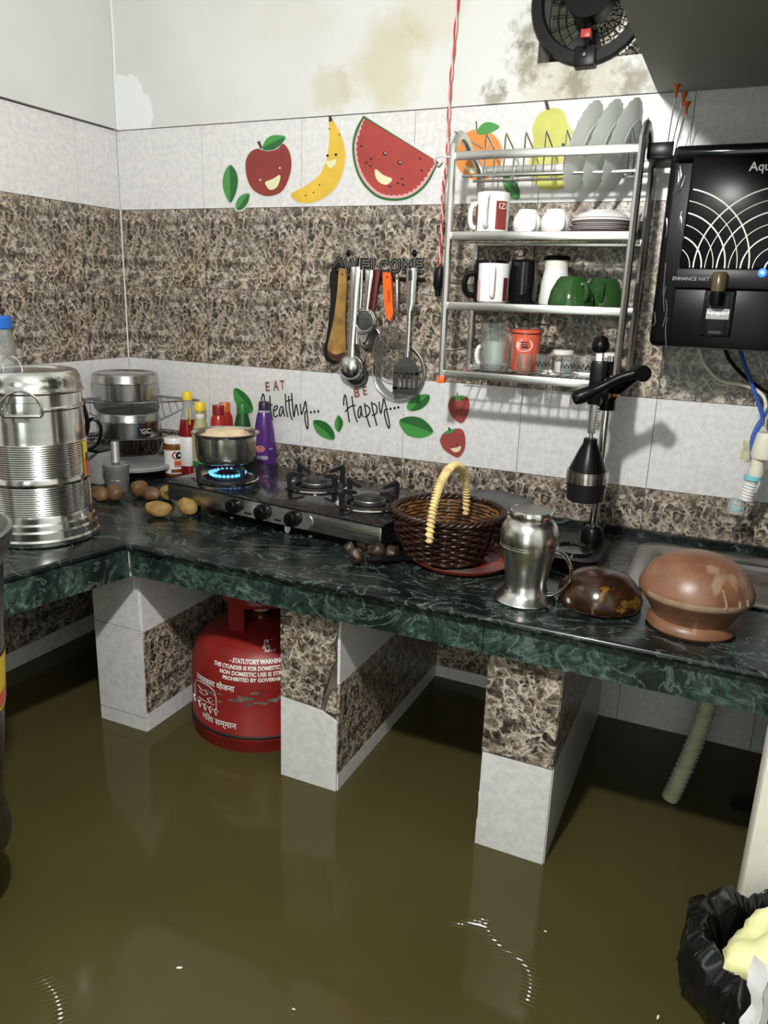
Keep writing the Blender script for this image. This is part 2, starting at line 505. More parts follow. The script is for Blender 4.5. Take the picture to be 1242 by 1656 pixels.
# ------------------------------------------------------------------ mesh helpers
class MB:
    def __init__(self):
        self.v, self.f = [], []

    def add(self, vs, fs):
        n = len(self.v)
        self.v += [Vector(p) for p in vs]
        self.f += [[i + n for i in f] for f in fs]
        return self

    def join(self, other):
        return self.add(other.v, other.f)

    def xf(self, m):
        self.v = [m @ p for p in self.v]
        return self

    def move(self, x, y, z):
        return self.xf(Matrix.Translation((x, y, z)))

    def rot(self, a, axis):
        return self.xf(Matrix.Rotation(a, 4, axis))

    def warp(self, fn):
        self.v = [Vector(fn(p)) for p in self.v]
        return self

    def box(self, x0, x1, y0, y1, z0, z1):
        vs = [(x, y, z) for z in (z0, z1) for y in (y0, y1) for x in (x0, x1)]
        return self.add(vs, [(0, 2, 3, 1), (4, 5, 7, 6), (0, 1, 5, 4), (2, 6, 7, 3), (0, 4, 6, 2), (1, 3, 7, 5)])

    def bbox(self, x0, x1, y0, y1, z0, z1, bev=0.004, seg=2):
        bm = bmesh.new()
        t = MB().box(x0, x1, y0, y1, z0, z1)
        vv = [bm.verts.new(p) for p in t.v]
        for f in t.f:
            bm.faces.new([vv[i] for i in f])
        bmesh.ops.bevel(bm, geom=list(bm.edges), offset=bev, segments=seg, profile=0.5, affect='EDGES')
        bm.verts.index_update()
        self.add([p.co.copy() for p in bm.verts], [[q.index for q in f.verts] for f in bm.faces])
        bm.free()
        return self

    def lathe(self, prof, seg=32, a0=0.0, a1=2 * PI):
        full = abs(a1 - a0) > 6.28
        n = seg if full else seg + 1
        rings, vs, fs = [], [], []
        for r, z in prof:
            if r < 1e-6:
                rings.append([len(vs)])
                vs.append((0, 0, z))
            else:
                rings.append(list(range(len(vs), len(vs) + n)))
                vs += [(r * math.cos(a0 + (a1 - a0) * k / seg), r * math.sin(a0 + (a1 - a0) * k / seg), z) for k in range(n)]
        for A, B in zip(rings, rings[1:]):
            for k in range(seg):
                k2 = (k + 1) % n if full else k + 1
                if len(A) == 1 and len(B) == 1:
                    continue
                if len(A) == 1:
                    fs.append((A[0], B[k2], B[k]))
                elif len(B) == 1:
                    fs.append((A[k], A[k2], B[0]))
                else:
                    fs.append((A[k], A[k2], B[k2], B[k]))
        return self.add(vs, fs)

    def tube(self, pts, r, seg=8, closed=False, flat=1.0, up=None):
        pts = [Vector(p) for p in pts]
        n = len(pts)
        rs = r if isinstance(r, (list, tuple)) else [r] * n
        vs, fs = [], []
        prev = None
        for i, p in enumerate(pts):
            a = pts[(i - 1) % n] if (closed or i > 0) else p
            b = pts[(i + 1) % n] if (closed or i < n - 1) else p
            t = (b - a).normalized() if (b - a).length > 1e-9 else Vector((0, 0, 1))
            if prev is None:
                ref = Vector(up) if up else (Vector((0, 0, 1)) if abs(t.z) < 0.9 else Vector((0, 1, 0)))
                nrm = (ref - t * ref.dot(t)).normalized()
            else:
                nrm = (prev - t * prev.dot(t)).normalized()
            prev = nrm
            bi = t.cross(nrm)
            for k in range(seg):
                an = 2 * PI * k / seg
                vs.append(p + nrm * (rs[i] * math.cos(an) * flat) + bi * (rs[i] * math.sin(an)))
        m = n if closed else n - 1
        for i in range(m):
            j = (i + 1) % n
            for k in range(seg):
                k2 = (k + 1) % seg
                fs.append((i * seg + k, i * seg + k2, j * seg + k2, j * seg + k))
        if not closed:
            fs.append(tuple(range(seg - 1, -1, -1)))
            fs.append(tuple((n - 1) * seg + k for k in range(seg)))
        return self.add(vs, fs)

    def prism(self, poly, y0, y1):
        """polygon of (x, z) pulled along y"""
        n = len(poly)
        vs = [(x, y0, z) for x, z in poly] + [(x, y1, z) for x, z in poly]
        fs = [tuple(range(n)), tuple(range(2 * n - 1, n - 1, -1))]
        fs += [(i, i + n, (i + 1) % n + n, (i + 1) % n) for i in range(n)]
        return self.add(vs, fs)

    def slab(self, poly, z0, z1):
        """polygon of (x, y) pulled along z"""
        n = len(poly)
        vs = [(x, y, z0) for x, y in poly] + [(x, y, z1) for x, y in poly]
        fs = [tuple(range(n - 1, -1, -1)), tuple(range(n, 2 * n))]
        fs += [(i, (i + 1) % n, (i + 1) % n + n, i + n) for i in range(n)]
        return self.add(vs, fs)

    def ball(self, c, rx, ry=None, rz=None, seg=16, rings=10, jit=0.0, seed=0, js=3.0):
        ry = rx if ry is None else ry
        rz = rx if rz is None else rz
        t = MB().lathe([(math.sin(PI * k / rings), -math.cos(PI * k / rings)) for k in range(rings + 1)], seg)
        out = []
        for p in t.v:
            k = 1 + jit * noise.noise(p * js * 0.5 + Vector((seed * 3.7, seed * 1.3, 0)))
            out.append((c[0] + p.x * rx * k, c[1] + p.y * ry * k, c[2] + p.z * rz * k))
        return self.add(out, t.f)

    def mesh(self, name, sharp=0.7):
        me = bpy.data.meshes.new(name)
        me.from_pydata([tuple(p) for p in self.v], [], self.f)
        bm = bmesh.new()
        bm.from_mesh(me)
        bmesh.ops.recalc_face_normals(bm, faces=bm.faces)
        bm.to_mesh(me)
        bm.free()
        for p in me.polygons:
            p.use_smooth = True
        me.set_sharp_from_angle(angle=sharp)
        return me


def link(name, data, mat, parent=None, loc=None, rz=0.0):
    o = bpy.data.objects.new(name, data)
    col.objects.link(o)
    if mat and not data.materials:
        data.materials.append(MATS[mat])
    if parent:
        o.parent = parent
    if loc is not None:
        o.location = loc
    o.rotation_euler.z = rz
    return o


def part(name, mb, mat, parent, loc=None, label=None, sharp=0.7):
    o = link(name, mb.mesh(name, sharp), mat, parent, loc)
    if label:
        o['label'] = label
    return o


def tag(o, label, cat, group=None, kind=None):
    o['label'] = label
    o['category'] = cat
    if group:
        o['group'] = group
    if kind:
        o['kind'] = kind
    return o


def thing(name, label, cat, loc=(0, 0, 0), rz=0.0, group=None):
    o = bpy.data.objects.new(name, None)
    o.empty_display_size = 0.05
    col.objects.link(o)
    o.location = loc
    o.rotation_euler.z = rz
    return tag(o, label, cat, group)


def solo(name, mb, mat, label, cat, loc=(0, 0, 0), rz=0.0, group=None, sharp=0.7):
    return tag(link(name, mb.mesh(name, sharp), mat, None, loc, rz), label, cat, group)


def struct(name, mb, mat, parent=None, loc=None):
    o = link(name, mb.mesh(name), mat, parent, loc)
    o['kind'] = 'structure'
    return o


def spline(pts, n=6, closed=False):
    pts = [tuple(p) for p in pts]
    k = len(pts)
    out = []
    rng = range(k if closed else k - 1)
    for i in rng:
        g = (lambda j: pts[j % k]) if closed else (lambda j: pts[max(0, min(k - 1, j))])
        p0, p1, p2, p3 = g(i - 1), g(i), g(i + 1), g(i + 2)
        for s in range(n):
            t = s / n
            out.append(tuple(0.5 * (2 * b + (c - a) * t + (2 * a - 5 * b + 4 * c - d) * t * t + (3 * b - a - 3 * c + d) * t ** 3)
                             for a, b, c, d in zip(p0, p1, p2, p3)))
    if not closed:
        out.append(pts[-1])
    return out


def text_mb(body, size=1.0, extrude=0.0, offset=0.0, outline=0.0, align='CENTER', res=3, space=1.0):
    cu = bpy.data.curves.new('text', 'FONT')
    cu.body = body
    cu.size = size
    cu.extrude = extrude
    cu.offset = offset
    cu.resolution_u = res
    cu.align_x = align
    cu.align_y = 'CENTER'
    cu.space_character = space
    if outline:
        cu.fill_mode = 'NONE'
        cu.bevel_depth = outline
        cu.bevel_resolution = 1
    ob = bpy.data.objects.new('text', cu)
    col.objects.link(ob)
    bpy.context.view_layer.update()
    me = bpy.data.meshes.new_from_object(ob.evaluated_get(bpy.context.evaluated_depsgraph_get()))
    mb = MB().add([v.co.copy() for v in me.vertices], [list(p.vertices) for p in me.polygons])
    bpy.data.objects.remove(ob)
    bpy.data.curves.remove(cu)
    bpy.data.meshes.remove(me)
    return mb


def wall_text(mb):
    """flat text (x, y) stood up against a wall: x stays, y becomes z, depth comes toward the room"""
    return mb.warp(lambda p: (p.x, -p.z, p.y))
# ------------------------------------------------------------------ the room
ROW = [1.7705, 1.5705, 1.3705, 1.1705, 0.9705, 0.7705]
C0, TW, TH, GAP = 0.2829, 0.2964, 0.2, 0.0013
WATER = 0.3915
COUNTER = 0.86

struct('floor', MB().box(-0.14, 2.69, -3.34, 0.14, -0.1, 0.0), 'stone')
struct('ceiling', MB().box(-0.14, 2.69, -3.34, 0.14, 2.75, 2.87), 'plaster_plain')
OPX0, OPX1, OPZ0, OPZ1 = 1.148, 1.56, 1.842, 2.22
wb = MB()
wb.box(-0.14, OPX0, -0.004, 0.14, 1.7712, 2.75)
wb.box(OPX1, 2.69, -0.004, 0.14, 1.7712, 2.75)
wb.box(OPX0, OPX1, -0.004, 0.14, 1.7712, OPZ0)
wb.box(OPX0, OPX1, -0.004, 0.14, OPZ1, 2.75)
wall_back = struct('wall_back', wb, 'plaster')
part('mortar_bed', MB().box(-0.14, 2.69, 0.005, 0.14, -0.0, 1.7700), 'grout', wall_back)
wl = MB().box(-0.14, 0.010, -3.2, -0.004, 1.7735, 2.75)
wall_left = struct('wall_left', wl, 'plaster_plain')
part('mortar_bed', MB().box(-0.14, -0.005, -3.2, 0.005, 0.0, 1.7722), 'grout', wall_left)
part('corner_bead', MB().tube([(0.0015, -0.0015, 1.1705), (0.0015, -0.0015, 1.5705)], 0.0022, 6), 'grout_white', wall_left)
part('corner_filler', MB().tube(spline([(0.012, -0.005, 1.772), (0.0125, -0.006, 1.85), (0.011, -0.005, 1.90), (0.014, -0.006, 1.97), (0.011, -0.005, 2.2)], 5), [0.004] * 21, 6), 'white', wall_left)

TILE = {}


def tile_mesh(w, h):
    key = (round(w, 4), round(h, 4))
    if key not in TILE:
        m = MB().box(GAP / 2, w - GAP / 2, 0.0, 0.006, GAP / 2, h - GAP / 2)
        TILE[key] = m
    return TILE[key]


TM = {}


def tile(parent, material, w, h, loc, rz=0.0):
    key = (round(w, 4), round(h, 4), material)
    if key not in TM:
        TM[key] = tile_mesh(w, h).mesh('tile')
        TM[key].materials.append(MATS[material])
    return link('tile', TM[key], None, parent, loc, rz)


edges = [0.0] + [C0 + TW * k for k in range(9)]
edges[-1] = 2.55
for r, kind in enumerate(('tile_white', 'tile_brown', 'tile_brown', 'tile_white', 'tile_brown')):
    for a, b in zip(edges, edges[1:]):
        tile(wall_back, kind, b - a, TH, (a, 0, ROW[r] - TH))
for a, b in zip(edges, edges[1:]):
    if b < 1.30:
        rows = (('tile_brown', 0.6205, 0.15), ('tile_brown', 0.4250, 0.1955), ('tile_white', 0.30, 0.125))
    else:
        rows = (('tile_white', 0.5705, 0.20), ('tile_white', 0.3705, 0.20))
    for kind, z, h in rows:
        tile(wall_back, kind, b - a, h, (a, 0, z))
ledges = [0.0, 0.150, 0.4464, 0.7428, 1.0392, 1.3356, 1.632]
for r, kind in enumerate(('tile_white', 'tile_brown', 'tile_brown', 'tile_white', 'tile_brown')):
    for a, b in zip(ledges, ledges[1:]):
        tile(wall_left, kind, b - a, TH, (0, -b, ROW[r] - TH), R(90))
for a, b in zip(ledges[:4], ledges[1:5]):
    for kind, z, h in (('tile_brown', 0.6405, 0.13), ('tile_brown', 0.4400, 0.2005), ('tile_white', 0.30, 0.14)):
        tile(wall_left, kind, b - a, h, (0, -b, z), R(90))

wf = MB()
wf.box(-0.14, 0.95, -3.34, -3.2, 0, 2.75).box(1.90, 2.69, -3.34, -3.2, 0, 2.75).box(0.95, 1.90, -3.34, -3.2, 2.10, 2.75)
struct('wall_front', wf, 'plaster_plain')
struct('wall_right', MB().box(2.55, 2.69, -3.2, 0.0, 0, 2.75), 'plaster_plain')
struct('wall_right_end', MB().bbox(1.722, 2.55, -0.76, -0.70, 0.0, 2.75, 0.006), 'cream')
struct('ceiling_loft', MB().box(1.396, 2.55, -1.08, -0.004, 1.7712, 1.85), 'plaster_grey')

# ------------------------------------------------------------------ lamp hanging in the room
lamp = thing('light_bulb', 'bare glowing bulb hanging on a black cord', 'lamp', tuple(LAMP))
part('bulb', MB().lathe([(0, -0.030), (0.012, -0.0275), (0.022, -0.02), (0.029, -0.008), (0.030, 0.004), (0.025, 0.018), (0.016, 0.030)], 12), 'bulb_glow', lamp)
part('socket', MB().lathe([(0.0, 0.030), (0.017, 0.030), (0.018, 0.075), (0.010, 0.085), (0.0, 0.086)], 16), 'white', lamp)
part('cord', MB().tube([(0, 0, 0.085), (0, 0, 2.75 - LAMP.z)], 0.003, 6), 'black', lamp)

# ------------------------------------------------------------------ flood water
def ridge(x, y, path, h, s):
    best = 9
    for (ax, ay), (bx, by) in zip(path, path[1:]):
        dx, dy = bx - ax, by - ay
        t = max(0, min(1, ((x - ax) * dx + (y - ay) * dy) / (dx * dx + dy * dy)))
        d = math.hypot(x - ax - t * dx, y - ay - t * dy)
        best = min(best, d)
    return h * math.exp(-(best / s) ** 2)


def px_path(pts):
    return [tuple(on_z(u, v, WATER).xy) for u, v in pts]


RIP1 = spline(px_path([(735, 1496), (775, 1494), (795, 1515), (815, 1538), (835, 1548), (852, 1566), (858, 1590), (853, 1618)]), 3)
RIP2 = spline(px_path([(776, 1490), (800, 1487), (812, 1486)]), 3)
RIP3 = spline(px_path([(70, 1585), (88, 1606), (97, 1632), (98, 1652)]), 3)


def wave(x, y):
    z = 0.0006 * math.sin(9 * x + 5 * y) + 0.0005 * math.sin(-7 * x + 11 * y + 1.0)
    if 1.28 < x < 1.53 and -0.93 < y < -0.68:
        z += (ridge(x, y, RIP1, 1.0, 0.0085) + ridge(x, y, RIP2, 0.9, 0.0095)) * 0.00102 * math.sin(2 * PI / 0.0072 * (y - 0.18 * (x - 1.329) + 0.6 * (x - 1.329) ** 2))
    if 0.78 < x < 0.93 and -1.26 < y < -1.08:
        z += ridge(x, y, RIP3, 1.0, 0.0085) * 0.00096 * math.sin(2 * PI * (y * 0.58 - x * 0.81) / 0.0075)
    return z


def axis(lo, hi, fine, coarse=0.014, step=0.0012):
    out, t = [], lo
    while t < hi - 1e-6:
        out.append(t)
        t += step if any(a <= t < b for a, b in fine) else coarse
    return out + [hi]


gx = axis(-0.004, 2.549, ((0.80, 0.92), (1.30, 1.50)))
gy = axis(-3.19, 0.004, ((-1.24, -1.10), (-0.92, -0.70)))
wm = MB()
wm.v = [Vector((x, y, WATER + wave(x, y))) for y in gy for x in gx]
nx = len(gx)
wm.f = [(j * nx + i, j * nx + i + 1, (j + 1) * nx + i + 1, (j + 1) * nx + i) for j in range(len(gy) - 1) for i in range(nx - 1)]
tag(link('flood_water', wm.mesh('flood_water', 3.0), 'flood_water'), 'murky brown flood water standing across the kitchen floor', 'water', kind='stuff')

# ------------------------------------------------------------------ pillars under the counter
def side_tiles(p, x, rz, rows, y0):
    ys = [0.0]
    while ys[-1] > y0 + 0.3:
        ys.append(ys[-1] - TW)
    ys.append(y0)
    for a, b in zip(ys, ys[1:]):
        for kind, z0, z1 in rows:
            if rz > 0:
                tile(p, kind, a - b, z1 - z0, (x, b, z0), R(90))
            else:
                tile(p, kind, a - b, z1 - z0, (x, a, z0), R(-90))


def pillar(label, x0, x1, y0, front, side):
    p = thing('counter_pillar', label, 'pillar', (0, 0, 0), 0, 'tiled pillars under the counter')
    part('core', MB().box(x0 + 0.007, x1 - 0.007, y0 + 0.007, 0.004, 0.0, 0.79), 'brick_core', p)
    for kind, poly in front:
        part('tile', MB().prism([(x0 + (x1 - x0) * u, z) for u, z in poly], y0, y0 + 0.006), kind, p)
    side_tiles(p, x1, 90, side, y0 + 0.004)
    side_tiles(p, x0, -90, side, y0 + 0.004)
    return p


def quad(z0, z1, chip=None):
    return [(0.0, z0 + 0.001), (0.985, z0 + 0.001), (0.985, z1 - 0.001), (0.0, z1 - 0.001)]


pillar('white tiled counter pillar at the corner, left of the red gas cylinder', 0.376, 0.512, -0.566,
       (('tile_white', [(0, .641), (.97, .641), (.95, .70), (.98, .74), (.9, .79), (0, .79)]), ('tile_white', quad(.425, .640)), ('tile_white', quad(.25, .424))),
       (('tile_white', .635, .79), ('tile_brown', .435, .635), ('tile_white', .25, .435)))
pillar('counter pillar with brown tile over white tile, chipped edge, right of the gas cylinder', 0.866, 0.998, -0.563,
       (('tile_brown', [(0, .576), (.55, .573), (.70, .570), (.74, .60), (.80, .625), (.86, .662), (.95, .685), (.90, .72), (.97, .74), (.985, .79), (0, .79)]),
        ('tile_brown', [(.78, .568), (.97, .567), (.96, .622), (.86, .612)]),
        ('tile_white', [(0, .25), (.98, .25), (.98, .549), (.90, .553), (.66, .567), (.0, .574)])),
       (('tile_white', .630, .79), ('tile_brown', .430, .630), ('tile_white', .25, .430)))
pillar('counter pillar with brown tile over white tile, below the steel jug', 1.297, 1.426, -0.580,
       (('tile_brown', quad(.586, .79)), ('tile_white', [(.0, .25), (.985, .25), (.985, .584), (.03, .584), (.03, .51), (.0, .50), (.02, .46), (0, .44)])),
       (('tile_brown', .585, .79), ('tile_white', .385, .585), ('tile_white', .25, .385)))

# ------------------------------------------------------------------ worktop
YF = -0.613
SX0, SX1, SY0, SY1 = 1.488, 1.93, -0.348, -0.058
wt = thing('worktop', 'dark green marble worktop running along both walls', 'counter', (0, 0, COUNTER))
top = MB()
ZT0, ZT1 = -0.014, 0.0
LEFTRUN = [(0.0, 0.0), (0.0, -1.02), (0.448, -1.02), (0.522, YF), (1.488, YF), (1.488, 0.0)]
top.slab(LEFTRUN[::-1], ZT0, ZT1)
top.box(SX0, SX1, YF, SY0, ZT0, ZT1).box(SX0, SX1, SY1, 0, ZT0, ZT1).box(SX1, 2.55, YF, 0, ZT0, ZT1)
part('slab', top, 'marble_top', wt)
part('edge_bead', MB().tube([(0.522, YF + 0.002, -0.0072), (2.55, YF + 0.002, -0.0072)], 0.0071, 10), 'marble_top', wt)
part('edge_bead', MB().tube([(0.448, -1.02, -0.0072), (0.522, YF + 0.002, -0.0072)], 0.0071, 10), 'marble_top', wt)
for a, b in ((0.535, 0.722), (0.723, 1.2905), (1.292, 2.55)):
    part('fascia_panel', MB().box(a, b, -0.604, -0.586, -0.073, -0.014), 'marble_fascia', wt)
lf = MB().slab([(0.440, -1.02), (0.460, -1.02), (0.534, -0.604), (0.512, -0.604)], -0.073, -0.014)
part('fascia_panel', lf, 'marble_fascia', wt)
part('joint_filler', MB().tube(spline([(0.530, -0.612, -0.018), (0.531, -0.612, -0.04), (0.530, -0.611, -0.06), (0.533, -0.611, -0.072)], 4), 0.003, 6), 'stone', wt)
part('wall_strip', MB().box(1.02, 2.55, -0.012, 0.0, 0.0, 0.016), 'marble_top', wt)
part('support_slab', MB().box(0.0, 2.55, -0.584, 0.0, -0.069, -0.0142).box(0.0, 0.43, -1.02, -0.584, -0.069, -0.0142), 'brick_core', wt)

# ------------------------------------------------------------------ sink
sink = thing('sink', 'stainless steel sink basin set in the worktop behind the clay pot', 'sink', (1.709, -0.203, COUNTER))
hw, hd = (SX1 - SX0) / 2, (SY1 - SY0) / 2


def rrect(hx, hy, r, n=6):
    out = []
    for cx, cy, a0 in ((hx - r, hy - r, 0), (-hx + r, hy - r, 90), (-hx + r, -hy + r, 180), (hx - r, -hy + r, 270)):
        out += [(cx + r * math.cos(R(a0 + 90 * k / n)), cy + r * math.sin(R(a0 + 90 * k / n))) for k in range(n + 1)]
    return out


def loft(loops):
    """loops of equal length: lists of 3D points"""
    n = len(loops[0])
    vs = [p for lp in loops for p in lp]
    fs = [(i * n + k, i * n + (k + 1) % n, (i + 1) * n + (k + 1) % n, (i + 1) * n + k) for i in range(len(loops) - 1) for k in range(n)]
    return vs, fs


lps = [[(x, y, z) for x, y in rrect(hw - i, hd - i, max(.012, .045 - i * .2))] for i, z in ((-0.012, 0.003), (-0.010, 0.0045), (0.022, 0.003), (0.030, -0.004), (0.042, -0.115), (0.06, -0.130))]
vs, fs = loft(lps)
fs.append(tuple(range(len(vs) - len(lps[0]), len(vs))))
part('basin', MB().add(vs, fs), 'steel_dull', sink)
part('drain', MB().lathe([(0, -0.126), (0.035, -0.126), (0.040, -0.128)], 20), 'steel_dark', sink)
# ------------------------------------------------------------------ exhaust fan in the opening
fan = thing('exhaust_fan', 'black exhaust fan with wire guard in the wall opening', 'fan', (1.250, -0.012, 1.949))
ring = MB()
ring.lathe([(0.100, -0.010), (0.117, -0.012), (0.122, 0.0), (0.118, 0.010), (0.098, 0.010), (0.094, 0.0), (0.100, -0.010)], 48)
part('frame_ring', ring.rot(R(90), 'X'), 'charcoal', fan)
for a in (-90, 30, 150):
    part('frame_lug', MB().bbox(0.088, 0.126, -0.018, 0.010, -0.022, 0.022, 0.004).xf(Matrix.Rotation(-R(a), 4, 'Y')), 'charcoal', fan)
for a in (-90, 30, 150):
    arm = MB().tube([(0.03, 0, 0), (0.06, -0.004, 0), (0.095, -0.020, 0)], [0.007, 0.0075, 0.006], 8, flat=0.7).xf(Matrix.Rotation(-R(a), 4, 'Y'))
    s = part('spoke', arm, 'charcoal', fan)
    part('bolt', MB().ball((0.106, -0.019, 0), 0.005, seg=8, rings=6).xf(Matrix.Rotation(-R(a), 4, 'Y')), 'steel_dull', s)
part('red_clip', MB().bbox(-0.011, 0.009, -0.022, -0.002, -0.076, -0.060, 0.002), 'red', fan)
part('motor', MB().lathe([(0, -0.03), (0.036, -0.03), (0.046, -0.015), (0.046, 0.04), (0, 0.04)], 24).rot(R(90), 'X'), 'black', fan)
for k in range(3):
    bl = MB()
    a0 = R(20 + 120 * k)
    vs = []
    for i in range(7):
        t = i / 6
        for w in (-1, 1):
            an = a0 + w * R(16 + 10 * t)
            rr = 0.040 + 0.050 * t
            vs.append((rr * math.cos(an), 0.055 + w * 0.012 * (1 - 0.4 * t), rr * math.sin(an)))
    bl.add(vs, [(2 * i, 2 * i + 1, 2 * i + 3, 2 * i + 2) for i in range(6)])
    bl.add([Vector(v) + Vector((0, 0.002, 0)) for v in vs], [(2 * i + 2, 2 * i + 3, 2 * i + 1, 2 * i) for i in range(6)])
    part('fan_blade', bl, 'black_matte', fan)
gd = MB()
for rr in (0.050, 0.068, 0.085, 0.102):
    gd.tube([(rr * math.cos(R(a)), 0.082 + 0.0 * rr, rr * math.sin(R(a))) for a in range(0, 360, 9)], 0.0011, 5, closed=True)
for a in range(0, 360, 15):
    gd.tube([(0.03 * math.cos(R(a)), 0.082, 0.03 * math.sin(R(a))), (0.115 * math.cos(R(a)), 0.080, 0.115 * math.sin(R(a)))], 0.0011, 5)
g = part('wire_guard', gd, 'black', fan)
solo('mesh_screen', MB().box(OPX0 + 0.004, OPX1 - 0.002, 0.100, 0.106, OPZ0 + 0.001, OPZ1 - 0.002), 'mesh_speckle', 'speckled mesh screen closing the opening behind the exhaust fan', 'screen')
solo('packing_board', MB().bbox(OPX0 + 0.001, OPX0 + 0.062, 0.088, 0.098, OPZ0 + 0.001, OPZ1 - 0.002, 0.002), 'dirty_board', 'grimy dark board along the left side of the fan opening', 'board')

# ------------------------------------------------------------------ hanging cord with plug
cordp = [(0.968, -0.020, 2.75), (0.972, -0.022, 2.2), (0.9715, -0.024, 1.97), (0.964, -0.024, 1.795), (0.966, -0.026, 1.657), (0.960, -0.026, 1.60), (0.963, -0.028, 1.52), (0.961, -0.030, 1.432)]
cp = spline(cordp, 14)
cord = thing('hanging_cord', 'twisted red and white cord with a dark plug beside the dish rack', 'cord', (0, 0, 0))
for s, mt, nm in ((0, 'red', 'strand'), (PI, 'pink', 'strand')):
    pts = []
    for i, q in enumerate(cp):
        an = i * 0.9 + s
        pts.append((q[0] + 0.0022 * math.cos(an), q[1] + 0.0022 * math.sin(an), q[2]))
    part(nm, MB().tube(pts, 0.0020, 5), mt, cord)
pl = part('plug', MB().lathe([(0, 0), (0.007, 0.001), (0.012, 0.012), (0.013, 0.038), (0.009, 0.052), (0, 0.054)], 14).xf(Matrix.Translation((0.960, -0.030, 1.381)) @ Matrix.Rotation(R(6), 4, 'Y')), 'charcoal', cord)
part('plug_tip', MB().lathe([(0, 0), (0.006, 0), (0.006, 0.014), (0, 0.014)], 10).move(0.962, -0.030, 1.368), 'black', pl)

# ------------------------------------------------------------------ dish rack on the wall
RX0, RX1, RYF, RYB = 1.045, 1.405, -0.203, -0.022
SH = (1.210, 1.350, 1.487, 1.636)
rack = thing('dish_rack', 'wall-hung stainless steel dish rack with four tiers', 'rack', ((RX0 + RX1) / 2, 0, 1.2))
OFF = Matrix.Translation((-(RX0 + RX1) / 2, 0, -1.2))


def rp(name, mb, mat, parent=None, label=None):
    return part(name, mb.xf(OFF) if parent is None else mb.xf(OFF), mat, parent or rack, label=label)


for x in (RX0, RX1):
    # one bent strip: front upright, arch at the top, rear upright
    pth = [(x, RYF, 1.198), (x, RYF, 1.40), (x, RYF, 1.628), (x, RYF + 0.006, 1.655), (x, RYF + 0.03, 1.678), (x, RYF + 0.06, 1.680), (x, RYF + 0.10, 1.664), (x, RYB, 1.615), (x, RYB, 1.40), (x, RYB, 1.205)]
    rp('side_frame', MB().tube(spline(pth, 4), 0.0098, 8, flat=0.75, up=(1, 0, 0)), 'steel_rack')
for i, z in enumerate(SH):
    for nm, y in (('front_rail', RYF), ('back_rail', RYB)):
        rp(nm, MB().bbox(RX0, RX1, y - 0.004, y + 0.004, z - 0.008, z + 0.008, 0.002), 'steel_rack')
    if i < 3:
        w = MB()
        for k in range(1, 18):
            x = RX0 + (RX1 - RX0) * k / 18
            w.tube([(x, RYF, z - 0.001), (x, RYB, z - 0.001)], 0.0016, 5)
        w.tube([(RX0, -0.08, z - 0.004), (RX1, -0.08, z - 0.004)], 0.002, 5).tube([(RX0, -0.14, z - 0.004), (RX1, -0.14, z - 0.004)], 0.002, 5)
        rp('shelf_wires', w, 'steel')
    rp('side_wire', MB().tube([(RX0, RYF, z + 0.045), (RX0, RYB, z + 0.045)], 0.0016, 5), 'steel_dull')
w = MB().tube([(RX0, -0.070, SH[3] - 0.028), (RX1, -0.070, SH[3] - 0.028)], 0.003, 6).tube([(RX0, -0.140, SH[3] - 0.028), (RX1, -0.140, SH[3] - 0.028)], 0.003, 6)
rp('plate_rail', w, 'steel')
for k in range(8):
    x = RX0 + 0.046 + k * 0.0405
    rp('plate_divider', MB().tube([(x, -0.140, SH[3] - 0.026), (x, -0.140, SH[3] + 0.044), (x, -0.136, SH[3] + 0.049), (x, -0.074, SH[3] + 0.030), (x, -0.070, SH[3] + 0.025), (x, -0.070, SH[3] - 0.026)], 0.0017, 6), 'steel')
for x in (RX0, RX1):
    for y in (RYF, RYB):
        rp('foot_cap', MB().bbox(x - 0.0085, x + 0.0085, y - 0.0085, y + 0.0085, 1.190, 1.206, 0.002), 'orange')
rp('hook', MB().tube(spline([(RX0, RYF, SH[3] - 0.002), (RX0 - 0.028, RYF - 0.005, SH[3]), (RX0 - 0.036, RYF - 0.006, SH[3] - 0.010), (RX0 - 0.026, RYF - 0.008, SH[3] - 0.020), (RX0 - 0.018, RYF - 0.008, SH[3] - 0.012)], 5), 0.0018, 6), 'steel_dull')
sb = rp('side_tray', MB().bbox(RX1 + 0.004, RX1 + 0.050, -0.160, -0.050, SH[3] - 0.012, SH[3] - 0.004, 0.002).bbox(RX1 + 0.004, RX1 + 0.050, -0.162, -0.158, SH[3] - 0.008, SH[3] + 0.016, 0.001), 'black')

# skewers standing beside the rack
for i, (xb, zb_, xt, zt, lb) in enumerate(((1.4360, 1.634, 1.4415, 1.756, 'leftmost orange-tipped skewer beside the dish rack, standing highest'), (1.4435, 1.634, 1.4565, 1.740, 'middle one of the three orange-tipped skewers beside the rack'), (1.4525, 1.634, 1.4640, 1.723, 'rightmost and lowest orange-tipped skewer beside the dish rack'))):
    y = -0.10 - 0.006 * i
    t = thing('skewer', lb, 'skewer', (xb, y, zb_), 0, 'skewers beside the rack')
    d = Vector((xt - xb, 0, zt - zb_))
    part('rod', MB().tube([(0, 0, 0), tuple(d)], 0.0012, 6), 'steel', t)
    part('tip', MB().lathe([(0, 0), (0.0025, 0), (0.003, 0.012), (0.007, 0.020), (0.007, 0.022), (0, 0.022)], 10).move(d.x, 0, d.z - 0.018), 'orange_dull', t)


# ------------------------------------------------------------------ dishes in the rack
def cup_profile(r0, r1, h, th=0.003):
    return [(0, 0), (r0 * 0.9, 0), (r0, 0.003), (r0 + (r1 - r0) * 0.5, h * 0.5), (r1, h - 0.001), (r1 - th * 0.5, h), (r1 - th, h - 0.001), (r0 - th, 0.008), (0, 0.006)]


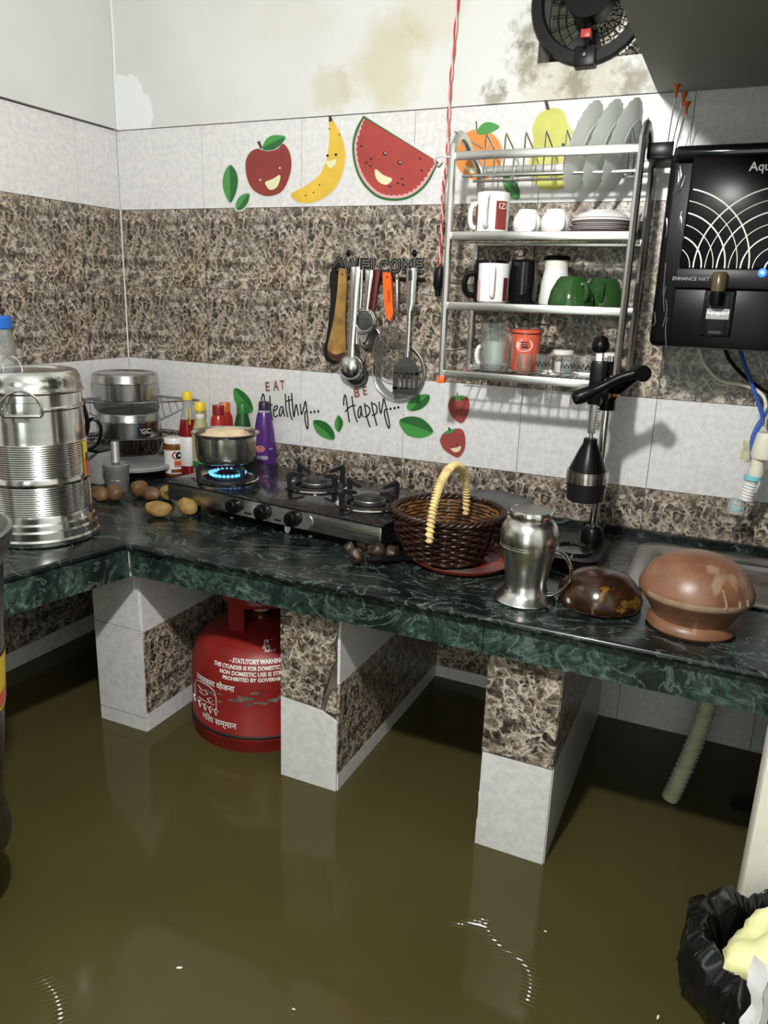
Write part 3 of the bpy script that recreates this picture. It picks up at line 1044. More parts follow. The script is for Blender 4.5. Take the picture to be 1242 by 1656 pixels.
def handle(r, z0, z1, out, th=0.005, a=0.0, flat=1.0):
    pts = spline([(r - 0.002, 0, z0), (r + out * 0.7, 0, z0 + (z1 - z0) * 0.08), (r + out, 0, (z0 + z1) / 2), (r + out * 0.7, 0, z1 - (z1 - z0) * 0.08), (r - 0.002, 0, z1)], 5)
    return MB().tube(pts, th, 8, flat=flat).rot(a, 'Z')


def patch(r0, r1, z0, z1, a0, a1, off=0.0006, n=10):
    """thin print that follows a mug's side (r0 at z0, r1 at z1)"""
    vs = []
    for k in range(n + 1):
        a = a0 + (a1 - a0) * k / n
        for r, z in ((r0 + off, z0), (r1 + off, z1)):
            vs.append((r * math.cos(a), r * math.sin(a), z))
    return MB().add(vs, [(2 * k, 2 * k + 2, 2 * k + 3, 2 * k + 1) for k in range(n)])


def cyl_text(mb, r, a, z, off=0.0008):
    """flat text bent round a cylinder, centred on the angle a"""
    def fn(p):
        an = a + p.x / r
        rr = r + off + p.z
        return (rr * math.cos(an), rr * math.sin(an), z + p.y)
    return mb.warp(fn)


FACE = R(-80)      # direction from the rack toward the camera
z2 = SH[2] + 0.0085
z1 = SH[1] + 0.0085
z0 = SH[0] + 0.0085
m = thing('mug', 'tall white mug with dark red printed blocks on the upper shelf', 'mug', (1.1165, -0.145, z2), 0, 'mugs in the rack')
part('body', MB().lathe(cup_profile(0.0335, 0.0335, 0.078), 32), 'white_gloss', m)
part('handle', handle(0.0335, 0.012, 0.070, 0.016, 0.006, FACE - R(12)), 'white_gloss', m)
part('print', patch(0.0335, 0.0335, 0.006, 0.060, FACE + R(18), FACE + R(62)), 'sticker_red', m)
part('print', patch(0.0335, 0.0335, 0.006, 0.055, FACE - R(85), FACE - R(55)), 'sticker_red', m)
part('lettering', cyl_text(text_mb('IZI', 0.016), 0.0335, FACE + R(42), 0.050, 0.0014), 'white_gloss', m)
part('second_handle', handle(0.0335, 0.010, 0.056, 0.012, 0.005, FACE - R(75)), 'white_gloss', m)
for i, (x, lb) in enumerate(((1.190, 'small round white tea cup upside down next to the red-printed mug'), (1.247, 'small round white tea cup upside down next to the plate stack'))):
    c = thing('tea_cup', lb, 'cup', (x, -0.145, z2), 0, 'small white tea cups')
    prof = [(0.0, 0.0), (0.022, 0.0), (0.026, 0.006), (0.029, 0.018), (0.027, 0.030), (0.020, 0.039), (0.019, 0.044), (0.017, 0.045), (0, 0.044)]
    part('body', MB().lathe(prof, 28), 'white_gloss', c)
    part('handle', handle(0.025, 0.006, 0.030, 0.009, 0.0030, FACE + R(30)), 'white_gloss', c)
    part('rim', MB().lathe([(0.0215, 0.0), (0.0255, 0.0), (0.0255, 0.003), (0.0215, 0.003)], 24), 'pink' if i else 'white_gloss', c)
for i, lb in enumerate(('lowest white plate of the stack in the dish rack', 'second white plate from the bottom of the stack in the rack', 'third white plate from the bottom of the stack in the rack', 'topmost white plate of the stack in the dish rack')):
    p = thing('plate', lb, 'plate', (1.331 + 0.001 * i, -0.125, z2 + 0.0075 * i), 0, 'stacked white plates')
    s = 1 - 0.02 * i
    prof = [(0.0, 0.0), (0.030, 0.0), (0.034, 0.002), (0.058 * s, 0.0045), (0.060 * s, 0.0058), (0.056 * s, 0.0068), (0.034, 0.0050), (0, 0.0045)]
    if i == 3:
        prof = [(0.058, 0.0), (0.0595, 0.001), (0.056, 0.005), (0.046, 0.014), (0.030, 0.019), (0.028, 0.021), (0.026, 0.019), (0, 0.0175)]
    part('body', MB().lathe(prof, 36), 'white_gloss', p)
    part('rim_line', MB().lathe([(0.0590 * s, 0.0035), (0.0606 * s, 0.0045), (0.0590 * s, 0.0055)], 36), 'maroon', p)
c = thing('saucer', 'white lidded dish at the back of the upper shelf behind the plates', 'dish', (1.372, -0.055, z2))
part('body', MB().lathe([(0, 0), (0.018, 0), (0.024, 0.012), (0.026, 0.040), (0.024, 0.040), (0, 0.036)], 20), 'white_gloss', c)
part('lid', MB().lathe([(0.0275, 0.040), (0.0275, 0.044), (0.0, 0.047)], 20), 'white_gloss', c)

for i, (x, lb) in enumerate(((1.288, 'leftmost of the three milky plates standing on edge'), (1.326, 'middle one of the three milky plates standing on edge'), (1.362, 'rightmost of the three milky plates standing on edge'))):
    t = thing('dinner_plate', lb, 'plate', (x, -0.105, SH[3] + 0.020), 0, 'plates on edge in the top tier')
    prof = [(0.0, 0.004), (0.050, 0.004), (0.056, 0.0015), (0.083, -0.008), (0.085, -0.007), (0.057, 0.005), (0.051, 0.0075), (0, 0.0075)]
    mm = Matrix.Rotation(R(-6), 4, 'Z') @ Matrix.Rotation(R(90 + 16), 4, 'Y')
    n = 48
    mb = MB().lathe(prof, n)
    mb.warp(lambda p: Vector((p.x, p.y, p.z + (0.0012 * math.cos(24 * math.atan2(p.y, p.x)) if p.xy.length > 0.07 else 0))))
    part('body', mb.xf(mm), 'milk', t)
    part('foot_ring', MB().lathe([(0.046, 0.0075), (0.048, 0.010), (0.051, 0.0075)], 36).xf(mm), 'milk', t)

m = thing('mug', 'glossy black mug at the left end of the middle shelf', 'mug', (1.103, -0.085, z1), 0, 'mugs in the rack')
part('body', MB().lathe(cup_profile(0.036, 0.036, 0.088), 28), 'black_gloss', m)
part('handle', handle(0.036, 0.014, 0.060, 0.020, 0.0065, R(200)), 'black_gloss', m)
m = thing('mug', 'white mug with a brown and pink picture on the middle shelf', 'mug', (1.1295, -0.150, z1), 0, 'mugs in the rack')
part('body', MB().lathe(cup_profile(0.0315, 0.0325, 0.078), 32), 'white_gloss', m)
part('handle', handle(0.032, 0.012, 0.068, 0.012, 0.0055, FACE + R(4)), 'white_gloss', m)
part('print', patch(0.0317, 0.032, 0.004, 0.050, FACE + R(46), FACE + R(70)), 'maroon', m)
part('print', patch(0.0317, 0.032, 0.004, 0.045, FACE - R(75), FACE - R(48)), 'pink', m)
m = thing('tumbler', 'tall glossy black tumbler right of the white picture mug', 'tumbler', (1.183, -0.110, z1))
part('body', MB().lathe([(0, 0), (0.026, 0), (0.028, 0.004), (0.030, 0.045), (0.027, 0.085), (0.026, 0.086), (0.024, 0.084), (0.026, 0.01), (0, 0.01)], 28), 'black_gloss', m)
part('rim', MB().lathe([(0.0275, 0.083), (0.0285, 0.086), (0.0265, 0.088), (0.0245, 0.086)], 28), 'black', m)
m = thing('travel_tumbler', 'white tapered travel tumbler with a black lid', 'tumbler', (1.2440, -0.085, z1))
part('body', MB().lathe([(0, 0), (0.030, 0), (0.032, 0.004), (0.029, 0.045), (0.0235, 0.074), (0, 0.074)], 28), 'white_gloss', m)
part('collar', MB().lathe([(0.0238, 0.073), (0.0242, 0.090), (0, 0.090)], 28), 'cream', m)
part('lid', MB().lathe([(0, 0.089), (0.0275, 0.089), (0.0285, 0.093), (0.026, 0.098), (0, 0.099)], 28), 'black', m)
for x, y, lb, a in ((1.2935, -0.156, 'dark green soup cup in front, nearer the white tumbler', FACE + R(38)), (1.343, -0.074, 'dark green soup cup behind, at the right end of the shelf', FACE - R(5))):
    m = thing('soup_cup', lb, 'cup', (x, y, z1), 0, 'green soup cups')
    part('body', MB().lathe([(0.044, 0), (0.0445, 0.004), (0.040, 0.028), (0.030, 0.048), (0.024, 0.055), (0.020, 0.055), (0.018, 0.053), (0, 0.053)], 32), 'green_mug', m)
    part('handle', handle(0.036, 0.010, 0.042, 0.014, 0.0052, a), 'green_mug', m)

m = thing('beer_mug', 'clear faceted glass mug on the lowest tier', 'mug', (1.1385, -0.140, z0))
prof = [(0, 0), (0.028, 0), (0.031, 0.004), (0.032, 0.07), (0.030, 0.078), (0.0325, 0.098), (0.0305, 0.099), (0.0285, 0.080), (0.0290, 0.012), (0, 0.010)]
mb = MB().lathe(prof, 40)
mb.warp(lambda p: Vector((p.x, p.y, p.z)) if (p.xy.length < 0.02 or p.z > 0.074) else Vector((p.x * (1 - 0.05 * abs(math.sin(5 * math.atan2(p.y, p.x)))), p.y * (1 - 0.05 * abs(math.sin(5 * math.atan2(p.y, p.x)))), p.z)))
part('body', mb, 'glass', m)
part('handle', handle(0.031, 0.012, 0.080, 0.022, 0.0060, FACE + R(48)), 'glass', m)
part('base', MB().lathe([(0, 0.001), (0.027, 0.001), (0.029, 0.010), (0, 0.012)], 32), 'glass', m)
m = thing('white_cup', 'white cup behind the clear glass mug', 'cup', (1.118, -0.070, z0))
part('body', MB().lathe(cup_profile(0.026, 0.028, 0.058), 28), 'white_gloss', m)
part('handle', handle(0.027, 0.008, 0.046, 0.012, 0.0045, R(205)), 'white_gloss', m)
m = thing('mug', 'coral red mug with a pale pink oval on the lowest tier', 'mug', (1.1985, -0.110, z0), 0, 'mugs in the rack')
part('body', MB().lathe(cup_profile(0.0285, 0.0315, 0.088), 32), 'coral', m)
ov = MB().add([(0.0185 * math.cos(t), 0.0135 * math.sin(t), 0) for t in [2 * PI * k / 24 for k in range(24)]], [tuple(range(24))])
part('oval_print', cyl_text(ov, 0.0305, FACE - R(2), 0.056, 0.0006), 'pink', m)
for k, zz in enumerate((0.061, 0.056, 0.050)):
    part('print_line', patch(0.0303, 0.0305, zz, zz + (0.0022 if k < 2 else 0.004), FACE - R(18 - 4 * k), FACE + R(14), 0.0012), 'ink' if k == 2 else 'maroon', m)
part('rim_dots', MB().lathe([(0.0316, 0.078), (0.0319, 0.0795), (0.0316, 0.081)], 32), 'maroon', m)
for i, (x, y, lb) in enumerate(((1.2125, -0.170, 'small clear shot glass in front of the coral mug'), (1.2490, -0.160, 'second shot glass on the lowest tier, right of the coral mug'), (1.3030, -0.160, 'third shot glass on the lowest tier, between the two jars'), (1.3370, -0.160, 'fourth shot glass on the lowest tier, nearest the juicer'))):
    g = thing('shot_glass', lb, 'glass', (x, y, z0), 0, 'shot glasses on the lowest tier')
    r = 0.0150 if i else 0.0135
    part('body', MB().lathe([(0, 0), (r, 0), (r + 0.0005, 0.002), (r + 0.002, 0.040), (r + 0.0008, 0.0405), (r - 0.0008, 0.010), (0, 0.008)], 24), 'glass', g)
    if i:
        vs = MB()
        for k in range(4):
            a = FACE + R(-40 + 28 * k)
            for q in (-1, 0, 1):
                vs.join(cyl_text(MB().add([(0.0012 * math.cos(t), 0.0034 * math.sin(t), 0) for t in [2 * PI * j / 8 for j in range(8)]], [tuple(range(8))]).move(q * 0.004, -abs(q) * 0.004, 0), r + 0.0022, a, 0.024, 0.0003))
        part('leaf_print', vs, 'charcoal', g)
for i, (x, lb) in enumerate(((1.2770, 'small jar with a white lid behind the second shot glass'), (1.3720, 'small jar with a white lid behind the juicer knob'))):
    g = thing('small_jar', lb, 'jar', (x, -0.095, z0), 0, 'white-lidded jars')
    part('body', MB().lathe([(0, 0), (0.019, 0), (0.021, 0.003), (0.021, 0.034), (0.018, 0.040), (0, 0.040)], 24), 'glass', g)
    part('contents', MB().lathe([(0, 0.002), (0.018, 0.002), (0.018, 0.024), (0, 0.026)], 20), 'label_white', g)
    part('lid', MB().lathe([(0.0215, 0.039), (0.0225, 0.041), (0.0225, 0.047), (0.019, 0.049), (0, 0.049)], 24), 'white_gloss', g)

# ------------------------------------------------------------------ water purifier on the wall
PX0, PX1, PZ0, PZ1 = 1.457, 1.792, 1.290, 1.632
pur = thing('water_purifier', 'black wall-mounted water purifier with white arc lines and blue light', 'water purifier', ((PX0 + PX1) / 2, 0.0, PZ0))
PO = Matrix.Translation((-(PX0 + PX1) / 2, 0, -PZ0))


def pp(name, mb, mat, parent=None):
    return part(name, mb.xf(PO), mat, parent or pur)


pp('body', MB().bbox(PX0, PX1, -0.205, -0.001, PZ0, PZ1 - 0.006, 0.012, 3), 'black')
pp('top_cap', MB().bbox(PX0 + 0.006, PX1 - 0.006, -0.226, -0.002, PZ1 - 0.022, PZ1 + 0.002, 0.009, 3), 'black_gloss')
FX0, FX1 = 1.496, 1.762
BZ0, BZ1 = 1.396, 1.430
upper = pp('upper_panel', MB().bbox(FX0, FX1, -0.228, -0.19, BZ1, PZ1 - 0.016, 0.005), 'black_panel')
band = pp('control_band', MB().bbox(FX0 - 0.004, FX1 + 0.004, -0.234, -0.19, BZ0, BZ1, 0.003), 'charcoal')
lower = pp('lower_panel', MB().bbox(FX0 - 0.003, FX1, -0.226, -0.19, PZ0 + 0.002, BZ0, 0.004), 'black')
yk = -0.2286
a1 = on_y(1081, 424, -0.228)
a2 = on_y(1256, 424, -0.228)
UNIT = (on_y(1214, 424, -0.228).x - a1.x) / 7.0
for k in range(1, 8):
    rr = UNIT * k - 0.002
    th = 0.0013 if k % 2 else 0.0007
    for cx, sgn in ((a1.x, 1), (a2.x, -1)):
        pts = []
        for j in range(0, 33):
            an = PI / 2 * j / 32 if sgn > 0 else PI - (PI * 0.72) * j / 32
            x, z = cx + rr * math.cos(an), BZ1 + 0.001 + rr * math.sin(an)
            if FX0 + 0.001 < x < FX1 - 0.003 and BZ1 < z < PZ1 - 0.020:
                pts.append((x, yk, z))
        if len(pts) > 2:
            pp('arc_line', MB().tube(pts, th, 6, flat=0.5), 'cream', upper)
tx = on_y(1212, 270, -0.2286)
pp('lettering', wall_text(text_mb('Aquaguard', 0.020, 0.0003, 0.0003, align='LEFT')).move(tx.x, -0.2288, tx.z), 'white_gloss', upper)
tx = on_y(1117, 451, -0.2345)
pp('lettering', wall_text(text_mb('ENHANCE NXT', 0.0088, 0.0002)).move(tx.x, -0.2344, tx.z), 'stone', band)
lx = on_y(1233, 441, -0.2345)
pp('indicator_light', MB().ball((lx.x, -0.2345, lx.z), 0.0075, 0.0018, 0.0075, 16, 8), 'led', band)
pp('light_symbol', MB().ball((lx.x, -0.2362, lx.z), 0.0030, 0.0010, 0.0030, 10, 6), 'led_core', band)
sp = on_y(1163, 456, -0.245)
tp = pp('tap', MB().lathe([(0, -0.016), (0.012, -0.016), (0.0125, -0.012), (0.0125, 0.014), (0.010, 0.017), (0, 0.017)], 20).move(sp.x, -0.243, sp.z), 'tap_brown')
pp('spout', MB().lathe([(0, -0.040), (0.010, -0.040), (0.012, -0.030), (0.0115, -0.014), (0, -0.014)], 18).move(sp.x, -0.243, sp.z), 'black', tp)
rc = on_y(1161, 505, -0.2265)
rec = pp('spout_recess', MB().bbox(rc.x - 0.027, rc.x + 0.027, -0.2290, -0.20, rc.z - 0.044, rc.z + 0.040, 0.006, 3), 'black_gloss', lower)
pp('recess_back', MB().bbox(rc.x - 0.020, rc.x + 0.020, -0.2296, -0.205, rc.z - 0.034, rc.z + 0.034, 0.004, 3), 'charcoal', lower)
pp('painted_glare_label', MB().box(rc.x - 0.019, rc.x + 0.019, -0.2299, -0.2296, rc.z - 0.012, rc.z + 0.006), 'stone', lower)  # label plate with the white glare on it put into a pale colour
pp('lettering', wall_text(text_mb('Aquaguard', 0.0085, 0.0002, 0.0002)).move(rc.x, -0.2303, rc.z - 0.001), 'white_gloss', lower)
rnd = random.Random(3)
for k in range(11):
    z = PZ0 + 0.045 + rnd.random() * 0.27
    x = PX0 + 0.004 + rnd.random() * 0.028
    pp('plastic_film', MB().tube(spline([(x, -0.2065, z), (x + rnd.uniform(-.006, .006), -0.2078, z - 0.02), (x + rnd.uniform(-.012, .012), -0.2068, z - 0.02 - rnd.random() * .04)], 4), 0.0011, 5, flat=0.5), 'film')
for (u0, v0), pts, mt, r, lb, cat in (((1130, 562), [(1140, 590), (1165, 615), (1200, 622), (1225, 632), (1238, 650), (1236, 690)], 'ivory', 0.0034, 'white cable curving down from the water purifier', 'cable'),
                                  ((1172, 562), [(1180, 582), (1200, 605), (1225, 625), (1250, 640)], 'black', 0.0036, 'black cable leaving the underside of the water purifier', 'cable'),
                                  ((1196, 562), [(1204, 590), (1217, 625), (1229, 660), (1232, 680), (1221, 705), (1217, 735)], 'blue', 0.0038, 'blue tube running from the purifier down past the tap', 'tube'),
                                  ((1246, 655), [(1236, 672), (1224, 690), (1216, 712), (1216, 745)], 'blue', 0.0036, 'second blue tube crossing in beside the white tap', 'tube')):
    P = [on_y(u0, v0, -0.07)] + [on_y(u, v, (-0.05 if mt != 'blue' else -0.072) - 0.004 * i) for i, (u, v) in enumerate(pts)]
    P[0].z = min(P[0].z, PZ0) if v0 < 600 else P[0].z
    solo('cable' if cat == 'cable' else 'water_tube', MB().tube(spline(P, 7), r, 8), mt, lb, cat)

# ------------------------------------------------------------------ white tap with sprinkler hose
tz = on_y(1226, 700, -0.10)
tap = thing('kitchen_tap', 'white plastic tap with a blue ring and clear flexible sprinkler end', 'tap', (tz.x + 0.012, -0.10, 1.00))
TX = Matrix.Translation((0, 0, -1.0)) @ Matrix.Rotation(0, 4, 'X')
zt = lambda v: on_y(1222, v, -0.10).z - 1.0
part('knob', MB().lathe([(0, zt(740)), (0.022, zt(740)), (0.024, zt(733)), (0.019, zt(704)), (0.017, zt(698)), (0, zt(697))], 12), 'ivory', tap, (0.004, 0, 0))
part('body', MB().lathe([(0, zt(770)), (0.013, zt(770)), (0.0155, zt(762)), (0.012, zt(752)), (0.0125, zt(741)), (0, zt(741))], 20), 'ivory', tap, (-0.004, 0, 0))
part('wall_pipe', MB().tube([(0.0, 0.0, zt(755)), (0.03, 0.05, zt(755)), (0.03, 0.10, zt(755))], 0.010, 10), 'steel_dull', tap)
part('blue_ring', MB().lathe([(0.0155, zt(777)), (0.017, zt(776)), (0.017, zt(770)), (0.0155, zt(769)), (0, zt(769))], 20), 'cyan', tap, (-0.008, 0, 0))
bel = []
za, zb2 = zt(777), zt(812)
for k in range(15):
    bel.append((0.0105 + (0.0025 if k % 2 else 0), za + (zb2 - za) * k / 14))
part('bellows', MB().lathe(bel, 20).xf(Matrix.Rotation(R(9), 4, 'Y')), 'white', tap, (-0.014, 0, 0))
part('sprinkler_cup', MB().lathe([(0.012, zt(810)), (0.014, zt(818)), (0.019, zt(828)), (0.0185, zt(833)), (0.010, zt(836)), (0, zt(836))], 20), 'clear_plastic', tap, (-0.030, 0, 0))
part('sprinkler_face', MB().lathe([(0, zt(829)), (0.012, zt(829)), (0.012, zt(825)), (0, zt(825))], 16), 'cyan', tap, (-0.030, 0, 0))
hp = on_y(1213, 722, 0)
solo('wall_hole_putty', MB().ball((0, 0, 0), 0.015, 0.002, 0.022, 20, 10, 1.1, 3, 9), 'putty', 'yellowish putty smeared round a hole in the white tile by the tap', 'putty', (hp.x, 0.0, hp.z - 0.01))
# ------------------------------------------------------------------ fruit stickers on the tiles
def wpx(pts):
    return [(on_y(u, v).x, on_y(u, v).z) for u, v in pts]


def crop(pts, ox, oy, s):
    return [(ox + x * s, oy + y * s) for x, y in pts]


Z2 = (340, 160, 400 / 1242)
Z4 = (690, 150, 380 / 1242)
ZL = (360, 590, 420 / 1242)


class Sticker:
    def __init__(self, name, label, crp, group):
        self.crp, self.obj, self.c, self.n = crp, None, None, 0
        self.args = (name, label, group)

    def shape(self, name, pts, mat, smooth=True, layer=1, parent=None):
        w = wpx(crop(pts, *self.crp))
        if smooth:
            w = spline(w, 5, True)
        if self.obj is None:
            self.c = (sum(p[0] for p in w) / len(w), sum(p[1] for p in w) / len(w))
            self.obj = thing(self.args[0], self.args[1], 'sticker', (self.c[0], 0, self.c[1]), 0, self.args[2])
        poly = [(x - self.c[0], z - self.c[1]) for x, z in w]
        if layer == 1 and name != 'backing' and self.n == 0:
            gx_, gz_ = 0.0, 0.0
            k = max(abs(q) for p in poly for q in p)
            grow = [(x + 0.0035 * x / max(1e-6, math.hypot(x, z)), z + 0.0035 * z / max(1e-6, math.hypot(x, z))) for x, z in poly]
            part('backing', MB().prism(grow, -0.0006, 0.0), 'sticker_paper', self.obj)
        self.n += 1
        return part(name, MB().prism(poly, -0.0006 - 0.0004 * layer, -0.0005), mat, parent or self.obj)

    def dot(self, name, x, y, r, mat, layer=2, ry=None):
        return self.shape(name, [(x + r * math.cos(2 * PI * k / 10), y + (ry or r) * math.sin(2 * PI * k / 10)) for k in range(10)], mat, False, layer)


def leaf(label, crp, light, dark):
    s = Sticker('leaf_sticker', label, crp, 'leaf stickers')
    s.shape('light_half', light, 'sticker_green')
    s.shape('dark_half', dark, 'sticker_green_dark', layer=2)


s = Sticker('apple_sticker', 'smiling red apple wall sticker with a green leaf', Z2, 'fruit stickers')
s.shape('apple', [(178, 345), (183, 300), (205, 265), (240, 250), (262, 258), (300, 262), (340, 250), (365, 225), (390, 250), (405, 290), (408, 340), (398, 390), (375, 445), (345, 475), (300, 488), (260, 483), (215, 455), (188, 405)], 'sticker_red')
s.shape('leaf', [(262, 245), (285, 200), (325, 182), (378, 190), (360, 225), (320, 255), (275, 258)], 'sticker_green', layer=2)
s.shape('leaf_shade', [(265, 247), (310, 222), (372, 195), (355, 228), (318, 254), (277, 257)], 'sticker_green_dark', layer=3)
s.shape('stem', [(237, 215), (249, 211), (262, 246), (252, 250)], 'sticker_brown', False, 2)
for q in ((351, 347), (252, 407)):
    s.dot('eye', *q, 5, 'sticker_paper')
s.shape('smile', [(278, 418), (314, 402), (350, 383), (350, 412), (333, 446), (303, 457), (286, 442)], 'sticker_smile', layer=2)
leaf('tall upright green leaf sticker left of the apple', Z2, [(100, 332), (128, 360), (140, 410), (130, 470), (103, 522), (75, 480), (63, 425), (72, 370)], [(101, 334), (128, 362), (139, 410), (129, 468), (103, 520), (101, 470), (101, 400)])
leaf('small green leaf sticker below the apple on the brown tile', Z2, [(195, 475), (192, 515), (167, 550), (135, 557), (130, 525), (152, 488)], [(194, 477), (191, 514), (166, 549), (138, 556), (162, 520)])
s = Sticker('banana_sticker', 'smiling yellow banana wall sticker', Z2, 'fruit stickers')
s.shape('banana', [(598, 112), (615, 108), (640, 150), (668, 215), (678, 290), (665, 370), (630, 445), (575, 495), (510, 522), (450, 520), (415, 500), (408, 475), (430, 462), (490, 430), (545, 385), (580, 320), (595, 240), (600, 170)], 'sticker_yellow')
s.shape('tip', [(597, 85), (607, 85), (616, 110), (596, 116)], 'sticker_brown', False, 2)
for q in ((590, 285), (632, 280)):
    s.dot('eye', *q, 7, 'ink')
s.shape('smile', [(583, 312), (608, 310), (633, 303), (628, 330), (606, 348), (590, 335)], 'sticker_smile', layer=2)
for q in ((550, 432), (520, 470), (650, 180), (600, 150), (480, 485)):
    s.dot('speck', *q, 4, 'sticker_brown')
s = Sticker('watermelon_sticker', 'smiling watermelon slice wall sticker', Z2, 'fruit stickers')
OUT = [(770, 84), (735, 145), (715, 220), (718, 300), (740, 380), (780, 445), (840, 495), (910, 512), (985, 505), (1050, 470), (1100, 415), (1135, 345), (1148, 318)]
s.shape('rind', spline(OUT, 4), 'sticker_green_dark', False)
INN = [(773, 98), (748, 148), (726, 222), (729, 298), (750, 373), (788, 434), (845, 483), (910, 499), (980, 493), (1042, 460), (1090, 408), (1126, 343), (1140, 320)]
s.shape('pink_rind', spline(INN, 4), 'sticker_pink', False, 2)
fl = spline([(776, 100), (758, 150), (738, 225), (741, 296), (762, 366), (798, 424), (850, 470), (910, 484), (978, 478), (1034, 448), (1080, 398), (1116, 342), (1143, 318)], 5)
fl = [(x + (4 if k % 2 else -4) * 0.8, y + (4 if k % 2 else -4) * 0.8) for k, (x, y) in enumerate(fl)]
s.shape('flesh', fl, 'sticker_melon', False, 3)
for q in ((878, 275), (952, 321)):
    s.dot('eye', *q, 10, 'ink', 4)
    s.dot('eye_shine', q[0] + 3, q[1] - 2, 4, 'sticker_paper', 5)
s.shape('smile', [(832, 353), (870, 382), (915, 403), (888, 431), (852, 420), (831, 388)], 'sticker_smile', layer=4)
for q in ((808, 302), (785, 322), (806, 338), (965, 402), (943, 424), (970, 432), (760, 238), (1055, 300), (905, 440), (1062, 360)):
    s.dot('seed', *q, 7, 'ink', 4, 5)
s = Sticker('orange_sticker', 'round orange wall sticker with a leaf behind the dish rack', Z4, 'fruit stickers')
s.shape('orange', [(275 + 126 * math.cos(R(a)), 328 + 134 * math.sin(R(a))) for a in range(0, 360, 20)], 'sticker_orange')
s.shape('leaf', [(265, 212), (290, 170), (330, 155), (385, 178), (350, 207), (300, 222)], 'sticker_green', layer=2)
s.shape('stem', [(258, 150), (265, 150), (269, 200), (263, 200)], 'sticker_green_dark', False, 2)
s.shape('smile', [(200, 385), (240, 398), (280, 380), (275, 410), (240, 425), (212, 412)], 'sticker_smile', layer=2)
s = Sticker('pear_sticker', 'yellow green pear wall sticker behind the plate rack', Z4, 'fruit stickers')
s.shape('pear', [(560, 190), (590, 120), (640, 88), (690, 82), (730, 110), (745, 160), (762, 192), (795, 222), (808, 285), (800, 360), (775, 440), (730, 500), (660, 515), (590, 500), (550, 440), (540, 360), (560, 290), (565, 240)], 'sticker_pear')
s.shape('stem', [(622, 45), (640, 45), (652, 90), (634, 92)], 'sticker_brown', False, 2)
for q in ((628, 308), (722, 275)):
    s.dot('eye', *q, 9, 'ink')
leaf('green leaf sticker below the orange, behind the rack', Z4, [(402, 455), (430, 442), (470, 470), (492, 515), (488, 562), (450, 555), (412, 505)], [(404, 454), (430, 443), (470, 471), (491, 515), (487, 560), (455, 510)])
leaf('green leaf sticker behind the green bottle', ZL, [(57, 113), (95, 125), (132, 165), (146, 218), (120, 232), (75, 200), (55, 160)], [(60, 114), (96, 127), (132, 167), (145, 216), (112, 180)])
leaf('slanting green leaf sticker between the words Healthy and Happy', ZL, [(433, 272), (462, 264), (502, 280), (532, 320), (533, 358), (488, 350), (450, 322)], [(434, 271), (463, 265), (503, 281), (532, 321), (532, 356), (490, 315)])
leaf('smallest leaf sticker, just left of the word Happy', ZL, [(555, 241), (576, 270), (571, 302), (554, 322), (537, 297), (540, 265)], [(556, 244), (575, 271), (570, 301), (555, 320), (556, 280)])
leaf('green leaf sticker just under the big wire strainer', ZL, [(987, 143), (986, 177), (950, 211), (900, 221), (881, 201), (900, 165), (942, 144)], [(986, 146), (985, 177), (950, 210), (900, 220), (938, 182)])
leaf('largest lower leaf sticker, left of the strawberries', ZL, [(846, 268), (890, 247), (950, 255), (996, 295), (1004, 328), (950, 350), (890, 339), (858, 306)], [(848, 267), (890, 248), (950, 256), (995, 296), (1003, 322), (930, 295)])
for lb, body, caly, stem, smile, eyes in (('upper strawberry wall sticker', [(1079, 190), (1094, 155), (1122, 148), (1165, 151), (1181, 180), (1178, 222), (1160, 265), (1139, 279), (1104, 256), (1085, 225)], [(1090, 160), (1110, 148), (1122, 152), (1140, 145), (1165, 153), (1145, 162), (1128, 175), (1112, 163)], [(1120, 132), (1125, 132), (1127, 150), (1121, 150)], None, ((1120, 218), (1145, 212))),
                                          ('lower strawberry wall sticker with a smiling mouth', [(1041, 355), (1060, 325), (1105, 307), (1145, 309), (1161, 350), (1158, 402), (1136, 438), (1115, 441), (1064, 410), (1045, 380)], [(1058, 325), (1078, 312), (1085, 300), (1095, 308), (1112, 306), (1105, 318), (1088, 328), (1072, 330)], [(1078, 298), (1083, 297), (1090, 312), (1084, 314)], [(1092, 400), (1118, 396), (1140, 388), (1134, 410), (1113, 418), (1100, 411)], ((1096, 390), (1122, 379)))):
    s = Sticker('strawberry_sticker', lb, ZL, 'fruit stickers')
    s.shape('berry', body, 'sticker_berry')
    s.shape('calyx', caly, 'sticker_green', True, 2)
    s.shape('stem', stem, 'sticker_green_dark', False, 2)
    for q in eyes:
        s.dot('eye', *q, 4, 'ink')
    if smile:
        s.shape('smile', smile, 'sticker_smile', layer=2)

SC = 120 / 1242
ZH1 = (410, 600, SC)
ZH2 = (545, 610, SC)


def script_word(label, crp, strokes, dots, r, backing):
    w = [wpx(crop(s, *crp)) for s in strokes]
    c = (w[0][0][0], w[0][0][1])
    t = thing('lettering_sticker', label, 'sticker', (c[0], 0, c[1]), 0, 'wall lettering')
    bk = wpx(crop(backing, *crp))
    part('backing', MB().prism([(x - c[0], z - c[1]) for x, z in bk], -0.0005, 0.0), 'sticker_paper', t)
    for sx in w:
        pts = [(x - c[0], -0.0008, z - c[1]) for x, z in spline(sx, 5)]
        part('stroke', MB().tube(pts, r, 6, flat=0.45, up=(0, 1, 0)), 'ink', t)
    for d in dots:
        q = wpx(crop([d], *crp))[0]
        part('dot', MB().ball((q[0] - c[0], -0.0008, q[1] - c[1]), 0.0033, 0.0005, 0.0038, 10, 6), 'ink', t)


